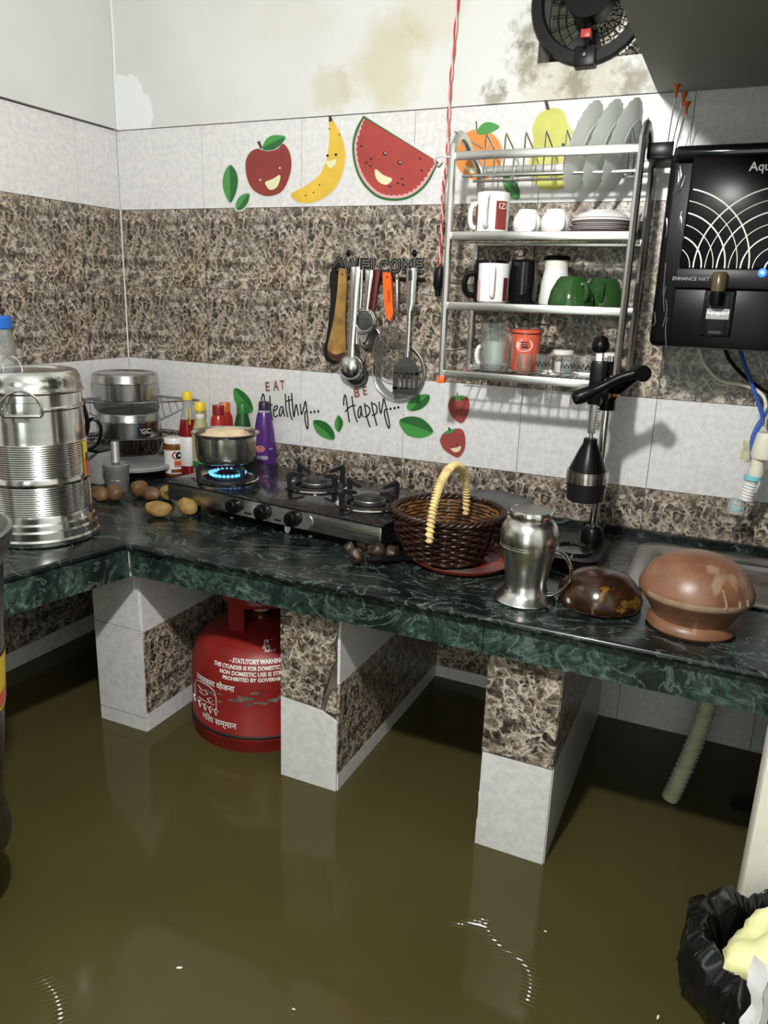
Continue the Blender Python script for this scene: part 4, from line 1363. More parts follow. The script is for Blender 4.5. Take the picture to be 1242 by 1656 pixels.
script_word('black handwritten word Healthy on the white tile', ZH1,
            [[(133, 545), (135, 480), (150, 410), (165, 385), (180, 420), (186, 500), (187, 570), (200, 680), (228, 790)], [(275, 412), (283, 560), (295, 690), (325, 825)], [(180, 600), (235, 578), (318, 562)],
             [(350, 665), (390, 640), (402, 600), (385, 580), (350, 610), (335, 690), (345, 750), (375, 765), (415, 735)], [(490, 590), (455, 610), (435, 690), (442, 750), (465, 740), (493, 650), (495, 600), (505, 690), (530, 765)],
             [(533, 380), (540, 500), (550, 650), (580, 775)], [(588, 415), (595, 520), (612, 690), (650, 820)], [(540, 510), (600, 490), (650, 475)],
             [(640, 365), (650, 500), (662, 650), (680, 770), (692, 680), (715, 560), (735, 640), (757, 745)], [(785, 550), (795, 650), (805, 725), (835, 650), (862, 530), (872, 510), (885, 580), (893, 680), (910, 800), (915, 920), (905, 968), (880, 900), (862, 780), (862, 700), (885, 672), (915, 680)]],
            [(962, 690), (1022, 682), (1085, 675)], 0.0021, [(240, 340), (560, 330), (1000, 600), (1130, 640), (1100, 720), (930, 760), (850, 830), (350, 860), (200, 800), (110, 500)])
script_word('black handwritten word Happy on the white tile', ZH2,
            [[(115, 475), (112, 420), (120, 340), (133, 300), (150, 330), (170, 450), (190, 620), (210, 755)], [(250, 315), (265, 430), (300, 620), (345, 755)], [(140, 580), (190, 520), (250, 480), (315, 470)],
             [(405, 480), (370, 520), (355, 600), (362, 665), (385, 670), (402, 600), (407, 490), (415, 600), (440, 665)], [(460, 430), (480, 560), (510, 700), (555, 835)], [(455, 480), (500, 475), (545, 520), (552, 580), (520, 640), (460, 670)],
             [(580, 405), (595, 520), (630, 660), (670, 810)], [(575, 460), (620, 445), (665, 490), (670, 570), (640, 625), (585, 640)],
             [(705, 410), (715, 520), (735, 605), (755, 530), (775, 400), (785, 355), (805, 420), (828, 520), (850, 640), (880, 780), (870, 855), (840, 790), (805, 660), (795, 590), (802, 545), (855, 530)]],
            [(897, 530), (965, 518), (1027, 505)], 0.0021, [(180, 340), (520, 330), (780, 320), (1130, 430), (1130, 610), (900, 650), (850, 820), (560, 850), (180, 790), (90, 500)])


def letters(label, crp, items, backing):
    base = wpx(crop(backing, *crp))
    c = base[0]
    t = thing('lettering_sticker', label, 'sticker', (c[0], 0, c[1]), 0, 'wall lettering')
    part('backing', MB().prism([(x - c[0], z - c[1]) for x, z in base], -0.0004, 0.0), 'sticker_paper', t)
    for ch, x0, x1, y0, y1, tilt in items:
        mb = text_mb(ch, 1.0, 0.0, 0.035)
        xs = [p.x for p in mb.v]
        ys = [p.y for p in mb.v]
        a = wpx(crop([(x0, y1), (x1, y0)], *crp))
        W_, H_ = abs(a[1][0] - a[0][0]), abs(a[1][1] - a[0][1])
        cx, cz = (a[0][0] + a[1][0]) / 2, (a[0][1] + a[1][1]) / 2
        mb.warp(lambda p: ((p.x - (min(xs) + max(xs)) / 2) / (max(xs) - min(xs)) * W_, 0, (p.y - (min(ys) + max(ys)) / 2) / (max(ys) - min(ys)) * H_))
        mb.rot(R(-tilt), 'Y').move(cx - c[0], -0.0009, cz - c[1])
        part('letter', mb, 'sticker_letter', t)


letters('dull red capital letters EAT above the word Healthy', ZH1, (('E', 203, 272, 185, 338, 6), ('A', 328, 428, 165, 325, 5), ('T', 448, 520, 158, 308, 5)), [(165, 350), (210, 165), (520, 135), (590, 340)])
letters('dull red capital letters BE above the word Happy', ZH2, (('B', 286, 382, 180, 335, 8), ('E', 432, 505, 150, 300, 8)), [(240, 350), (280, 190), (540, 130), (560, 330)])

# ------------------------------------------------------------------ WELCOME key rack and hanging utensils
ZU = (500, 390, 220 / 1242)


def upt(x, y, d=0.0):
    q = on_y(500 + x * 220 / 1242, 390 + y * 220 / 1242, d)
    return q


o = upt(640, 300)
wr = thing('hook_rail', 'black WELCOME key rack with hooks on the brown tile', 'hook rail', (o.x, 0, o.z))


def wpart(name, mb, mat, parent=None, label=None):
    return part(name, mb.move(-o.x, 0, -o.z), mat, parent or wr, label=label)


def box_u(x0, x1, y0, y1, d0, d1, bev=0.0015):
    a, b = upt(x0, y1), upt(x1, y0)
    return MB().bbox(a.x, b.x, -d1, -d0, a.z, b.z, bev)


a, b = upt(330, 330), upt(1065, 352)
bar = MB().tube([(a.x, -0.007, a.z), (b.x, -0.007, b.z)], 0.0068, 8, flat=0.7)
wpart('bar', bar, 'black_matte')
xs = [352, 450, 545, 620, 700, 790, 905, 1010]
for ch, x0, x1 in zip('WELCOME', (330, 478, 585, 650, 750, 860, 975), (470, 580, 650, 745, 855, 985, 1060)):
    yt, yb = (150, 288) if ch != 'C' else (165, 290)
    p0, p1 = upt(x0, yb), upt(x1, yt)
    for outl in (0, 1):
        mb = text_mb(ch, 1.0, 0.06 if not outl else 0.0, 0.03, outline=0.022 if outl else 0.0)
        vx = [p.x for p in mb.v]
        vy = [p.y for p in mb.v]
        sx, sz = (p1.x - p0.x) / (max(vx) - min(vx)), (p1.z - p0.z) / (max(vy) - min(vy))
        mb.warp(lambda p: (p0.x + (p.x - min(vx)) * sx, -0.009 - p.z * 0.07 - (0.0042 if outl else 0), p0.z + (p.y - min(vy)) * sz))
        wpart('letter' if not outl else 'letter_outline', mb, 'ink' if not outl else 'outline_grey')
hs = [upt(*q) for q in ((225, 215), (290, 140), (345, 200), (330, 285), (235, 285))]
wpart('house_shape', MB().prism([(q.x, q.z) for q in hs], -0.012, -0.003), 'black_matte')
hl = MB()
for l in ([(240, 215), (290, 155), (335, 205)], [(240, 240), (290, 180), (330, 230)], [(245, 265), (330, 260)]):
    hl.tube([tuple(upt(*q) - Vector((0, 0.0125, 0))) for q in l], 0.0007, 5)
wpart('house_lines', hl, 'outline_grey')
for x, y in ((368, 110), (970, 110)):
    q = upt(x, y)
    wpart('screw_tab', MB().ball((q.x, -0.006, q.z), 0.006, 0.004, 0.008, 10, 8), 'black')
HOOK = [(300, 300), (415, 300), (550, 320), (610, 300), (712, 325), (800, 320), (920, 300)]
for x, y in HOOK:
    q = upt(x, y)
    wpart('hook', MB().tube(spline([(q.x, -0.012, q.z + 0.006), (q.x, -0.024, q.z + 0.001), (q.x, -0.031, q.z + 0.004), (q.x, -0.032, q.z + 0.012)], 4), 0.0013, 6), 'black')


def upoly(pts, d):
    return [(upt(x, y, -d).x, upt(x, y, -d).z) for x, y in pts]


def utensil(name, label, cat, x, y, d):
    q = upt(x, y, -d)
    t = thing(name, label, cat, (q.x, -d, q.z), 0, 'utensils hanging from the key rack')
    t['_o'] = (q.x, q.z)
    return t, (lambda mb: mb.move(-q.x, d, -q.z))


t, L = utensil('spatula', 'black spatula hanging behind the wooden one', 'spatula', 230, 290, 0.014)
part('blade', L(MB().prism(spline(upoly([(205, 272), (250, 272), (262, 500), (250, 800), (240, 1105), (185, 1105), (147, 1060), (137, 990), (165, 860), (195, 600)], 0.014), 4, True), -0.017, -0.011)), 'black_matte', t)
part('handle_end', L(MB().prism(spline(upoly([(203, 275), (255, 270), (262, 420), (196, 425)], 0.014), 3, True), -0.0185, -0.0095)), 'black_matte', t)
t, L = utensil('wooden_spatula', 'wooden spatula with a scorched end hanging leftmost', 'spatula', 300, 305, 0.024)
sp_ = spline(upoly([(275, 262), (303, 250), (335, 265), (345, 400), (332, 700), (335, 1050), (285, 1090), (205, 1070), (172, 985), (195, 860), (230, 700), (262, 450)], 0.024), 5, True)
part('blade', L(MB().prism(sp_, -0.027, -0.021)), 'wood', t)
q = upt(303, 305, -0.0272)
part('hang_hole', L(MB().ball((q.x, -0.0272, q.z), 0.0024, 0.0004, 0.0032, 10, 6)), 'ink', t)
sc_ = spline(upoly([(335, 1010), (332, 1052), (285, 1088), (207, 1066), (178, 1000), (240, 1035)], 0.024), 5, True)
part('scorched_end', L(MB().prism(sc_, -0.0274, -0.0206)), 'sticker_brown', t)


def strap(pts, widths, d, th=0.0016):
    """flat metal strip through crop points with half-widths in crop units"""
    s = 220 / 1242 / 620.0
    P = [upt(x, y, -dd) for (x, y), dd in zip(pts, d)]
    vs, K = [], 8
    for i, q in enumerate(P):
        w = widths[i] * s
        for sx in (-1, -0.6, -0.2, 0.2, 0.6, 1):
            vs.append((q.x + sx * w, q.y - th * 0.5 - 0.32 * w * (1 - sx * sx), q.z))
        for sx in (1, -1):
            vs.append((q.x + sx * w, q.y + th * 0.5, q.z))
    fs = []
    for i in range(len(P) - 1):
        for k in range(K):
            fs.append((i * K + k, i * K + (k + 1) % K, (i + 1) * K + (k + 1) % K, (i + 1) * K + k))
    fs += [tuple(range(K - 1, -1, -1)), tuple(len(vs) - K + k for k in range(K))]
    return MB().add(vs, fs)


def bowl(x, y, d, r, depth, tilt=0.0, seg=28, inside=False):
    """a ladle bowl, its back toward the room"""
    q = upt(x, y, -d)
    prof = [(r * math.cos(R(a)), depth * math.sin(R(a))) for a in range(0, 91, 10)]
    prof = [(r + 0.0015, 0.001), (r + 0.001, -0.001)] + prof
    mb = MB().lathe(prof, seg)
    return mb.rot(R(90 + tilt), 'X').move(q.x, q.y, q.z)


t, L = utensil('ladle', 'dark steel ladle hanging behind the bright ladle, its bowl lowest', 'ladle', 460, 320, 0.016)
part('handle', L(strap([(465, 260), (462, 500), (440, 800), (430, 1120)], [26, 22, 18, 18], [0.020, 0.018, 0.018, 0.020])), 'steel_dull', t)
part('bowl', L(bowl(432, 1215, 0.014, 0.031, 0.024)), 'steel_dark', t)
t, L = utensil('skimmer', 'perforated steel skimmer half hidden behind the ladle', 'skimmer', 440, 330, 0.034)
part('handle', L(strap([(440, 270), (430, 600), (420, 940)], [30, 22, 20], [0.030, 0.030, 0.030])), 'steel', t)
q = upt(425, 1040, -0.031)
disc = part('disc', L(MB().lathe([(0, 0.0), (0.0235, 0.0008), (0.0275, 0.002), (0.0275, 0.003), (0.023, 0.0022), (0, 0.0014)], 28).rot(R(90), 'X').move(q.x, q.y, q.z)), 'steel', t)
hm = MB()
for i, (hx, hy) in enumerate(((405, 1010), (420, 1000), (437, 1008), (450, 1020), (412, 1030), (430, 1028), (447, 1040), (398, 1035), (460, 1050))):
    q2 = upt(hx, hy, -0.033)
    hm.ball((q2.x, q2.y - 0.0008, q2.z), 0.0011, 0.0004, 0.0011, 8, 5)
part('holes', L(hm), 'ink', disc)
t, L = utensil('ladle', 'bright steel ladle hanging bowl outward in front', 'ladle', 415, 330, 0.042)
part('handle', L(strap([(420, 235), (420, 300), (402, 640), (380, 960), (378, 1060)], [44, 46, 36, 32, 30], [0.038, 0.040, 0.042, 0.046, 0.050])), 'steel_bright', t)
q = upt(415, 320, -0.0445)
part('hang_hole', L(MB().ball((q.x, q.y, q.z), 0.0022, 0.0005, 0.0042, 10, 6)), 'ink', t)
part('bowl', L(bowl(380, 1148, 0.038, 0.0315, 0.025)), 'steel', t)


def ring_pts(x, y, d, r, n=36):
    q = upt(x, y, -d)
    return [(q.x + r * math.cos(2 * PI * k / n), q.y, q.z + r * math.sin(2 * PI * k / n)) for k in range(n)], q


t, L = utensil('tea_strainer', 'steel tea strainer with a maroon handle, hanging behind', 'strainer', 620, 300, 0.018)
part('handle', L(strap([(618, 270), (610, 330), (585, 560), (575, 640)], [34, 34, 24, 18], [0.020] * 4, 0.006)), 'maroon', t)
part('neck', L(strap([(578, 600), (565, 780)], [12, 14], [0.020, 0.020])), 'steel', t)
rp_, q = ring_pts(556, 882, 0.020, 0.0270)
part('rim', L(MB().tube(rp_, 0.0022, 6, closed=True)), 'steel', t)
part('gauze', L(MB().lathe([(0.0270, 0), (0.021, 0.012), (0.010, 0.018), (0, 0.019)], 28).rot(R(90), 'X').move(q.x, q.y - 0.0, q.z).warp(lambda p: (p.x, -0.02 + (p.y + 0.02) * -0.5, p.z))), 'steel_dark', t)
t, L = utensil('tea_strainer', 'steel tea strainer with a steel handle, hanging in front', 'strainer', 548, 310, 0.036)
part('handle', L(strap([(548, 265), (548, 320), (528, 560), (522, 640)], [36, 36, 22, 16], [0.034, 0.036, 0.036, 0.036], 0.003)), 'steel_bright', t)
q = upt(550, 320, -0.0385)
part('hang_hole', L(MB().ball((q.x, q.y, q.z), 0.0018, 0.0005, 0.0024, 10, 6)), 'ink', t)
for rr in (0.0290, 0.0245):
    rp_, q = ring_pts(503, 728, 0.036 + (0.0290 - rr) * 0.5, rr)
    part('rim', L(MB().tube(rp_, 0.0016, 6, closed=True)), 'steel_bright', t)
part('gauze', L(MB().lathe([(0.0245, 0), (0.0245, 0.0015), (0, 0.0045)], 28).rot(R(90), 'X').move(q.x, q.y + 0.003, q.z)), 'steel_dark', t)
part('rest_tab', L(MB().prism(spline(upoly([(445, 850), (485, 855), (535, 845), (520, 885), (497, 920), (480, 920), (462, 890)], 0.036), 4, True), -0.037, -0.0355)), 'steel_bright', t)
t, L = utensil('wire_strainer', 'big round wire mesh strainer with an orange handle', 'strainer', 712, 335, 0.022)
hd_ = spline(upoly([(676, 310), (690, 288), (735, 288), (750, 310), (765, 580), (768, 665), (740, 728), (712, 690), (690, 560)], 0.026), 4, True)
hnd = part('handle', L(MB().prism(hd_, -0.030, -0.022)), 'orange', t)
q = upt(712, 325, -0.0302)
part('hang_hole', L(MB().ball((q.x, q.y, q.z), 0.0022, 0.0005, 0.0030, 10, 6)), 'ink', hnd)
q = upt(726, 500, -0.0302)
part('lettering', L(wall_text(text_mb('YEEEKC', 0.0095, 0.0002)).rot(R(90 - 4), 'Y').move(q.x, q.y, q.z)), 'ink', hnd)
rp_, q = ring_pts(812, 1195, 0.016, 0.0690, 48)
part('rim', L(MB().tube(rp_, 0.0017, 6, closed=True)), 'steel', t)
part('gauze', L(MB().lathe([(0.0688, 0), (0.056, 0.006), (0.030, 0.010), (0, 0.011)], 32).rot(R(-90), 'X').move(q.x, q.y + 0.0105, q.z)), 'wire_gauze', t)
a, b = upt(742, 720, -0.026), upt(760, 962, -0.017)
part('neck_wire', L(MB().tube([tuple(a), tuple(b)], 0.0011, 6)), 'steel', t)
t, L = utensil('spiral_skimmer', 'steel spiral wire skimmer with a round steel handle', 'skimmer', 803, 320, 0.034)
a, b = upt(803, 300, -0.036), upt(803, 630, -0.036)
part('handle', L(MB().tube([tuple(a), tuple(a + (b - a) * 0.03), tuple(b - (b - a) * 0.03), tuple(b)], [0.0035, 0.0048, 0.0048, 0.004], 12)), 'steel_dull', t)
q = upt(800, 335, -0.0412)
part('hang_hole', L(MB().ball((q.x, q.y, q.z), 0.0016, 0.0005, 0.0045, 10, 6)), 'ink', t)
nk = MB()
for dx in (-12, 12):
    nk.tube([tuple(upt(803 + dx, 630, -0.036)), tuple(upt(790 + dx * 0.8, 800, -0.032)), tuple(upt(785, 905, -0.030))], 0.0009, 5)
part('neck_wire', L(nk), 'steel', t)
TILT = Matrix.Rotation(R(22), 4, 'Z')
q = upt(750, 1025, -0.030)
for k, rr in enumerate((0.0560, 0.0500, 0.0455, 0.0410, 0.0365, 0.0320, 0.0275, 0.0230, 0.0185)):
    pts = [(q.x + rr * 0.86 * math.cos(2 * PI * j / 36), q.y + 0.010 * (1 - rr / 0.0560), q.z + rr * 1.10 * math.sin(2 * PI * j / 36)) for j in range(36)]
    part('wire_ring', L(MB().tube(pts, 0.0018 if k == 0 else 0.0011, 5, closed=True)), 'steel', t)
for an in (20, 80, 140):
    c_, s_ = math.cos(R(an)), math.sin(R(an))
    part('cross_wire', L(MB().tube([(q.x - 0.047 * c_, q.y, q.z - 0.061 * s_), (q.x, q.y + 0.010, q.z), (q.x + 0.047 * c_, q.y, q.z + 0.061 * s_)], 0.0008, 5)), 'steel', t)
t, L = utensil('slotted_turner', 'slotted steel turner with a dark head hanging rightmost', 'turner', 925, 300, 0.046)
part('handle', L(strap([(932, 245), (935, 300), (925, 560), (912, 640)], [44, 44, 36, 27], [0.046] * 4, 0.005)), 'steel_bright', t)
part('handle_inlay', L(strap([(925, 270), (925, 360)], [17, 17], [0.0515, 0.0515], 0.001)), 'ink', t)
part('rod', L(strap([(912, 630), (905, 850), (893, 1060)], [17, 16, 16], [0.046, 0.046, 0.046], 0.003)), 'steel', t)
part('shoulder', L(MB().prism(upoly([(868, 1062), (920, 1062), (965, 1100), (988, 1140), (985, 1160), (795, 1160), (800, 1130), (835, 1090)], 0.046), -0.0475, -0.045)), 'steel_bright', t)
hb = MB()
for (x0, x1, y0, y1) in ((770, 1000, 1145, 1205), (765, 1000, 1345, 1392), (765, 812, 1200, 1350), (838, 860, 1200, 1350), (880, 905, 1200, 1350), (925, 948, 1200, 1350), (966, 1000, 1200, 1350)):
    aa, bb = upt(x0, y1, -0.046), upt(x1, y0, -0.046)
    hb.box(aa.x, bb.x, -0.0485, -0.0455, aa.z, bb.z)
part('head', L(hb), 'steel_dark', t)
# ------------------------------------------------------------------ stove
SA = on_z(270, 776, 0.93)
SB = on_z(617, 848, 0.93)
ang = math.atan2(SB.y - SA.y, SB.x - SA.x)
slen = math.hypot(SB.y - SA.y, SB.x - SA.x)
sdep = 0.288
st = thing('gas_stove', 'three-burner gas stove with black glass top and steel body', 'stove', (SA.x, SA.y, COUNTER), ang)
part('body', MB().bbox(0, slen, 0, sdep, 0.022, 0.064, 0.004), 'steel_brushed', st)
part('glass_top', MB().bbox(-0.006, slen + 0.006, -0.008, sdep + 0.004, 0.064, 0.070, 0.002), 'stove_glass', st)
for x in (0.05, slen - 0.05):
    for y in (0.04, sdep - 0.04):
        part('foot', MB().lathe([(0, 0.0005), (0.012, 0.0005), (0.014, 0.0225), (0, 0.0225)], 14).move(x, y, 0), 'black', st)


def stove_local(u, v, z):
    q = on_z(u, v, z)
    d = Vector((q.x - SA.x, q.y - SA.y))
    c_, s_ = math.cos(-ang), math.sin(-ang)
    return d.x * c_ - d.y * s_, d.x * s_ + d.y * c_


kp = []
d = ray(1, 1)


def on_front(u, v):
    """pixel onto the stove's front face"""
    n = Vector((math.sin(ang), -math.cos(ang), 0))
    dd = ray(u, v)
    t = (Vector((SA.x, SA.y, 0)) - CAM).dot(n) / dd.dot(n)
    p = CAM + dd * t
    return (Vector((p.x - SA.x, p.y - SA.y))).length, p.z - COUNTER


k1, k2, k3 = on_front(380, 817), on_front(426, 829), on_front(475, 838)
pl = [on_front(372, 806), on_front(490, 836)]
x0_, x1_ = k1[0] - 0.030, k3[0] + 0.045
plate = [(x0_ + 0.02 + 0.026 * math.cos(R(a)) - 0.006, 0.043 + 0.019 * math.sin(R(a))) for a in range(90, 271, 15)] + [(x1_ - 0.02 + 0.026 * math.cos(R(a)), 0.043 + 0.019 * math.sin(R(a))) for a in range(-90, 91, 15)]
cp_ = part('control_plate', MB().prism(plate, -0.0025, 0.002), 'steel_bright', st)
for kx, kz in (k1, k2, k3):
    kb = part('knob', MB().lathe([(0, 0), (0.0165, 0), (0.0175, 0.004), (0.0160, 0.008), (0.0150, 0.014), (0.013, 0.016), (0, 0.016)], 20).rot(R(90), 'X').move(kx, -0.0025, 0.043), 'black', st)
    part('knob_grip', MB().bbox(kx - 0.0035, kx + 0.0035, -0.024, -0.016, 0.030, 0.056, 0.0015), 'black', kb)
for kx, w in (((k1[0] + k2[0]) / 2, 0.020), ((k2[0] + k3[0]) / 2, 0.018)):
    part('marking', MB().box(kx - w / 2, kx + w / 2, -0.0031, -0.0024, 0.030, 0.034), 'charcoal', cp_)


def burner(u, v, lit):
    bx, by = stove_local(u, v, 0.944)
    zo = -0.013
    b = part('burner', MB().lathe([(0.018, 0.083), (0.036, 0.083), (0.037, 0.090), (0.032, 0.096), (0.026, 0.098), (0.022, 0.104), (0.010, 0.106), (0, 0.106)], 24).move(bx, by, zo), 'iron', st)
    part('drip_ring', MB().lathe([(0.050, 0.0835), (0.072, 0.0835), (0.074, 0.0865), (0.071, 0.088), (0.062, 0.0845), (0.050, 0.0845)], 32).move(bx, by, zo), 'steel_bright', b)
    part('burner_ports', MB().lathe([(0.0335, 0.094), (0.0345, 0.0955), (0.0335, 0.097)], 24).move(bx, by, zo), 'steel_dull', b)
    for k in range(4):
        a = R(45 + 90 * k) - ang + R(18)
        ca, sa = math.cos(a), math.sin(a)
        mb = MB()
        for w, pts in ((0.004, [(0.078, 0.086), (0.080, 0.120), (0.072, 0.128), (0.040, 0.120), (0.036, 0.112), (0.066, 0.116), (0.070, 0.110), (0.068, 0.086)]),):
            mb.prism(pts, -w, w)
        mb.xf(Matrix.Translation((bx, by, zo)) @ Matrix.Rotation(a, 4, 'Z'))
        part('pan_support', mb, 'iron', b)
    part('support_ring', MB().lathe([(0.052, 0.085), (0.060, 0.085), (0.060, 0.090), (0.056, 0.091), (0.052, 0.088), (0.052, 0.085)], 32).move(bx, by, zo), 'iron', b)
    if lit:
        for k in range(24):
            a = 2 * PI * k / 24
            part('flame', MB().lathe([(0, 0), (0.0035, 0.002), (0.0042, 0.005), (0.0022, 0.010), (0, 0.013)], 7).rot(R(62), 'Y').move(0.0345, 0, 0.0965).rot(a, 'Z').move(bx, by, zo), 'flame', b)
    return bx, by


b1 = burner(368, 766, True)
burner(512, 778, False)
burner(598, 806, False)
# saucepan on the left burner
c_, s_ = math.cos(ang), math.sin(ang)
pw = (SA.x + b1[0] * c_ - b1[1] * s_, SA.y + b1[0] * s_ + b1[1] * c_)
pot = thing('saucepan', 'steel saucepan with pale dough on the lit burner', 'saucepan', (pw[0], pw[1] - 0.004, COUNTER + 0.1162))
part('body', MB().lathe([(0, 0), (0.060, 0), (0.066, 0.004), (0.070, 0.016), (0.0715, 0.062), (0.078, 0.068), (0.079, 0.070), (0.076, 0.071), (0.0695, 0.066), (0.067, 0.016), (0.058, 0.006), (0, 0.005)], 40), 'steel', pot)
part('dough', MB().ball((-0.004, 0.006, 0.056), 0.060, 0.056, 0.022, 24, 14, 0.25, 4, 4), 'dough', pot)
part('burnt_rim', MB().lathe([(0.0694, 0.046), (0.0697, 0.064), (0.0685, 0.0655)], 40, R(10), R(120)), 'iron', pot)

# small things by the stove
q = on_z(465, 862, COUNTER)
solo('paper_scrap', MB().ball((0, 0, 0.009), 0.007, 0.006, 0.011, 9, 7, 0.6, 2, 5), 'white', 'crumpled white scrap on the worktop below the right stove knob', 'scrap', (q.x, q.y, COUNTER + 0.001))
for u, v, lb in ((502, 868, 'white rice grain on the worktop between stove and taro roots'), (375, 838, 'white rice grain on the worktop below the left stove knob')):
    q = on_z(u, v, COUNTER)
    solo('rice_grain', MB().ball((0, 0, 0.0014), 0.0045, 0.0016, 0.0014, 8, 6), 'rice', lb, 'rice grain', (q.x, q.y, COUNTER), R(20), 'loose rice grains')

# ------------------------------------------------------------------ potatoes and taro
PT = ((162, 803, 19, 13, 'potato_brown', 'brown potato against the steel drum', 10), (186, 802, 19, 14, 'potato_brown', 'brown potato in front of the mortar', -20), (226, 796, 15, 15, 'potato_brown', 'reddish brown potato, leftmost of the trio behind', 0),
      (246, 803, 17, 12, 'potato_brown', 'reddish brown potato, middle one of the trio behind', 15), (270, 801, 13, 13, 'potato', 'yellow potato touching the corner of the stove', 40), (257, 828, 24, 13, 'potato', 'long yellow potato nearest the counter edge', 18), (309, 823, 18, 14, 'potato', 'round yellow potato in front of the stove', 0))
for i, (u, v, hw_, hh_, mt, lb, a) in enumerate(PT):
    q = on_z(u, v + hh_ * 0.35, COUNTER + 0.004) + (Vector((0, -0.012, 0)) if i == 6 else Vector((0, 0, 0)))
    s = 1 / 690.0
    r1, r2 = hw_ * s, hh_ * s
    solo('potato', MB().ball((0, 0, 0), r1, r2 * 1.05, r2, 20, 14, 0.18, i, 2.2).move(0, 0, r2 * 0.98), mt, lb, 'potato', (q.x, q.y, COUNTER), R(a) - 0.2, 'potatoes')
TR = ((568, 883, 10, 'leftmost dark taro root of the heap'), (593, 876, 13, 'largest dark taro root at the back of the heap'), (579, 897, 13, 'front left dark taro root with a pale scar'), (606, 884, 10, 'middle dark taro root hidden in the heap'), (615, 890, 13, 'front right dark taro root with pale stripes'), (637, 892, 12, 'rightmost dark taro root touching the basket'))
for i, (u, v, r, lb) in enumerate(TR):
    q = on_z(u, v + r * 0.45, COUNTER + 0.006) + Vector((0.003, -0.016, 0))
    s = r / 800.0
    solo('taro_root', MB().ball((0, 0, 0), s, s * 0.95, s * 1.0, 16, 12, 0.3, i + 9, 2.6).move(0, 0, s * 0.97), 'taro', lb, 'taro root', (q.x, q.y, COUNTER), i, 'taro roots')

# ------------------------------------------------------------------ steel drum
DR = (0.334, -0.647)
dr = thing('steel_drum', 'large ribbed steel storage drum with lid on the left counter', 'drum', (DR[0], DR[1], COUNTER))
prof = [(0, 0.0), (0.108, 0.0), (0.1135, 0.003), (0.1140, 0.012), (0.1110, 0.016), (0.1100, 0.030), (0.1075, 0.034), (0.1060, 0.044), (0.1035, 0.048), (0.1020, 0.055)]
z = 0.060
while z < 0.118:
    prof += [(0.1010, z), (0.1000, z + 0.0022)]
    z += 0.0044
prof += [(0.1005, 0.120), (0.1015, 0.126), (0.1005, 0.132)]
z = 0.136
while z < 0.205:
    prof += [(0.0995, z), (0.0985, z + 0.0022)]
    z += 0.0044
prof += [(0.0980, 0.210), (0.0970, 0.268), (0.0985, 0.271), (0.0985, 0.274), (0.0965, 0.277), (0.0955, 0.318), (0, 0.319)]
part('body', MB().lathe(prof, 64), 'steel_drum', dr, sharp=0.25)
lid = part('lid', MB().lathe([(0.0985, 0.300), (0.1005, 0.302), (0.1005, 0.306), (0.0985, 0.308), (0.0970, 0.322), (0.0955, 0.330), (0.0900, 0.340), (0.0840, 0.343), (0.0790, 0.342), (0.0760, 0.338), (0.0500, 0.341), (0, 0.343)], 64), 'steel_drum', dr, sharp=0.9)
part('lid_handle', MB().tube(spline([(-0.034, 0, 0.340), (-0.036, 0, 0.352), (-0.020, 0, 0.364), (0.006, 0, 0.366), (0.026, 0, 0.356), (0.034, 0, 0.340)], 5), 0.0022, 8).rot(R(-10), 'Z').move(-0.020, -0.02, 0.0), 'steel_bright', lid)
da = math.atan2(CAM.y - DR[1], CAM.x - DR[0]) - R(10)
hx = MB().tube(spline([(0.101, -0.032, 0.262), (0.106, -0.037, 0.272), (0.108, -0.030, 0.296), (0.108, 0.0, 0.312), (0.108, 0.030, 0.296), (0.106, 0.037, 0.272), (0.101, 0.032, 0.262)], 5), 0.0026, 8).rot(da, 'Z')
h1 = part('side_handle', hx, 'steel_bright', dr)
part('handle_plate', patch(0.0985, 0.0990, 0.250, 0.286, da - R(20), da + R(20), 0.0022), 'steel_bright', h1)
part('handle_bar', MB().tube([(0.1005, -0.032, 0.262), (0.104, 0, 0.262), (0.1005, 0.032, 0.262)], 0.0030, 8).rot(da, 'Z'), 'steel_bright', h1)
da2 = da + R(76)
lbl = part('label', patch(0.1000, 0.0990, 0.128, 0.200, da2 - R(5), da2 + R(8), 0.0012), 'yellow', dr)
part('label_print', patch(0.1000, 0.0995, 0.130, 0.165, da2 - R(4), da2 + R(7), 0.0018), 'coral', lbl)
part('label_print', patch(0.0995, 0.0995, 0.160, 0.176, da2 - R(1), da2 + R(5), 0.0024), 'ink', lbl)

# tall clear jar with blue lid behind the drum
j = thing('storage_jar', 'tall clear plastic jar with a bright blue lid behind the drum', 'jar', (0.095, -0.550, COUNTER))
part('body', MB().lathe([(0, 0.001), (0.058, 0.001), (0.062, 0.01), (0.062, 0.38), (0.056, 0.405), (0.054, 0.418), (0, 0.418)], 28), 'clear_plastic', j)
part('contents', MB().lathe([(0, 0.004), (0.058, 0.004), (0.058, 0.33), (0.02, 0.36), (0, 0.362)], 24), 'label_white', j)
part('lid', MB().lathe([(0.058, 0.408), (0.060, 0.410), (0.060, 0.432), (0.057, 0.435), (0, 0.435)], 28), 'blue_lid', j)

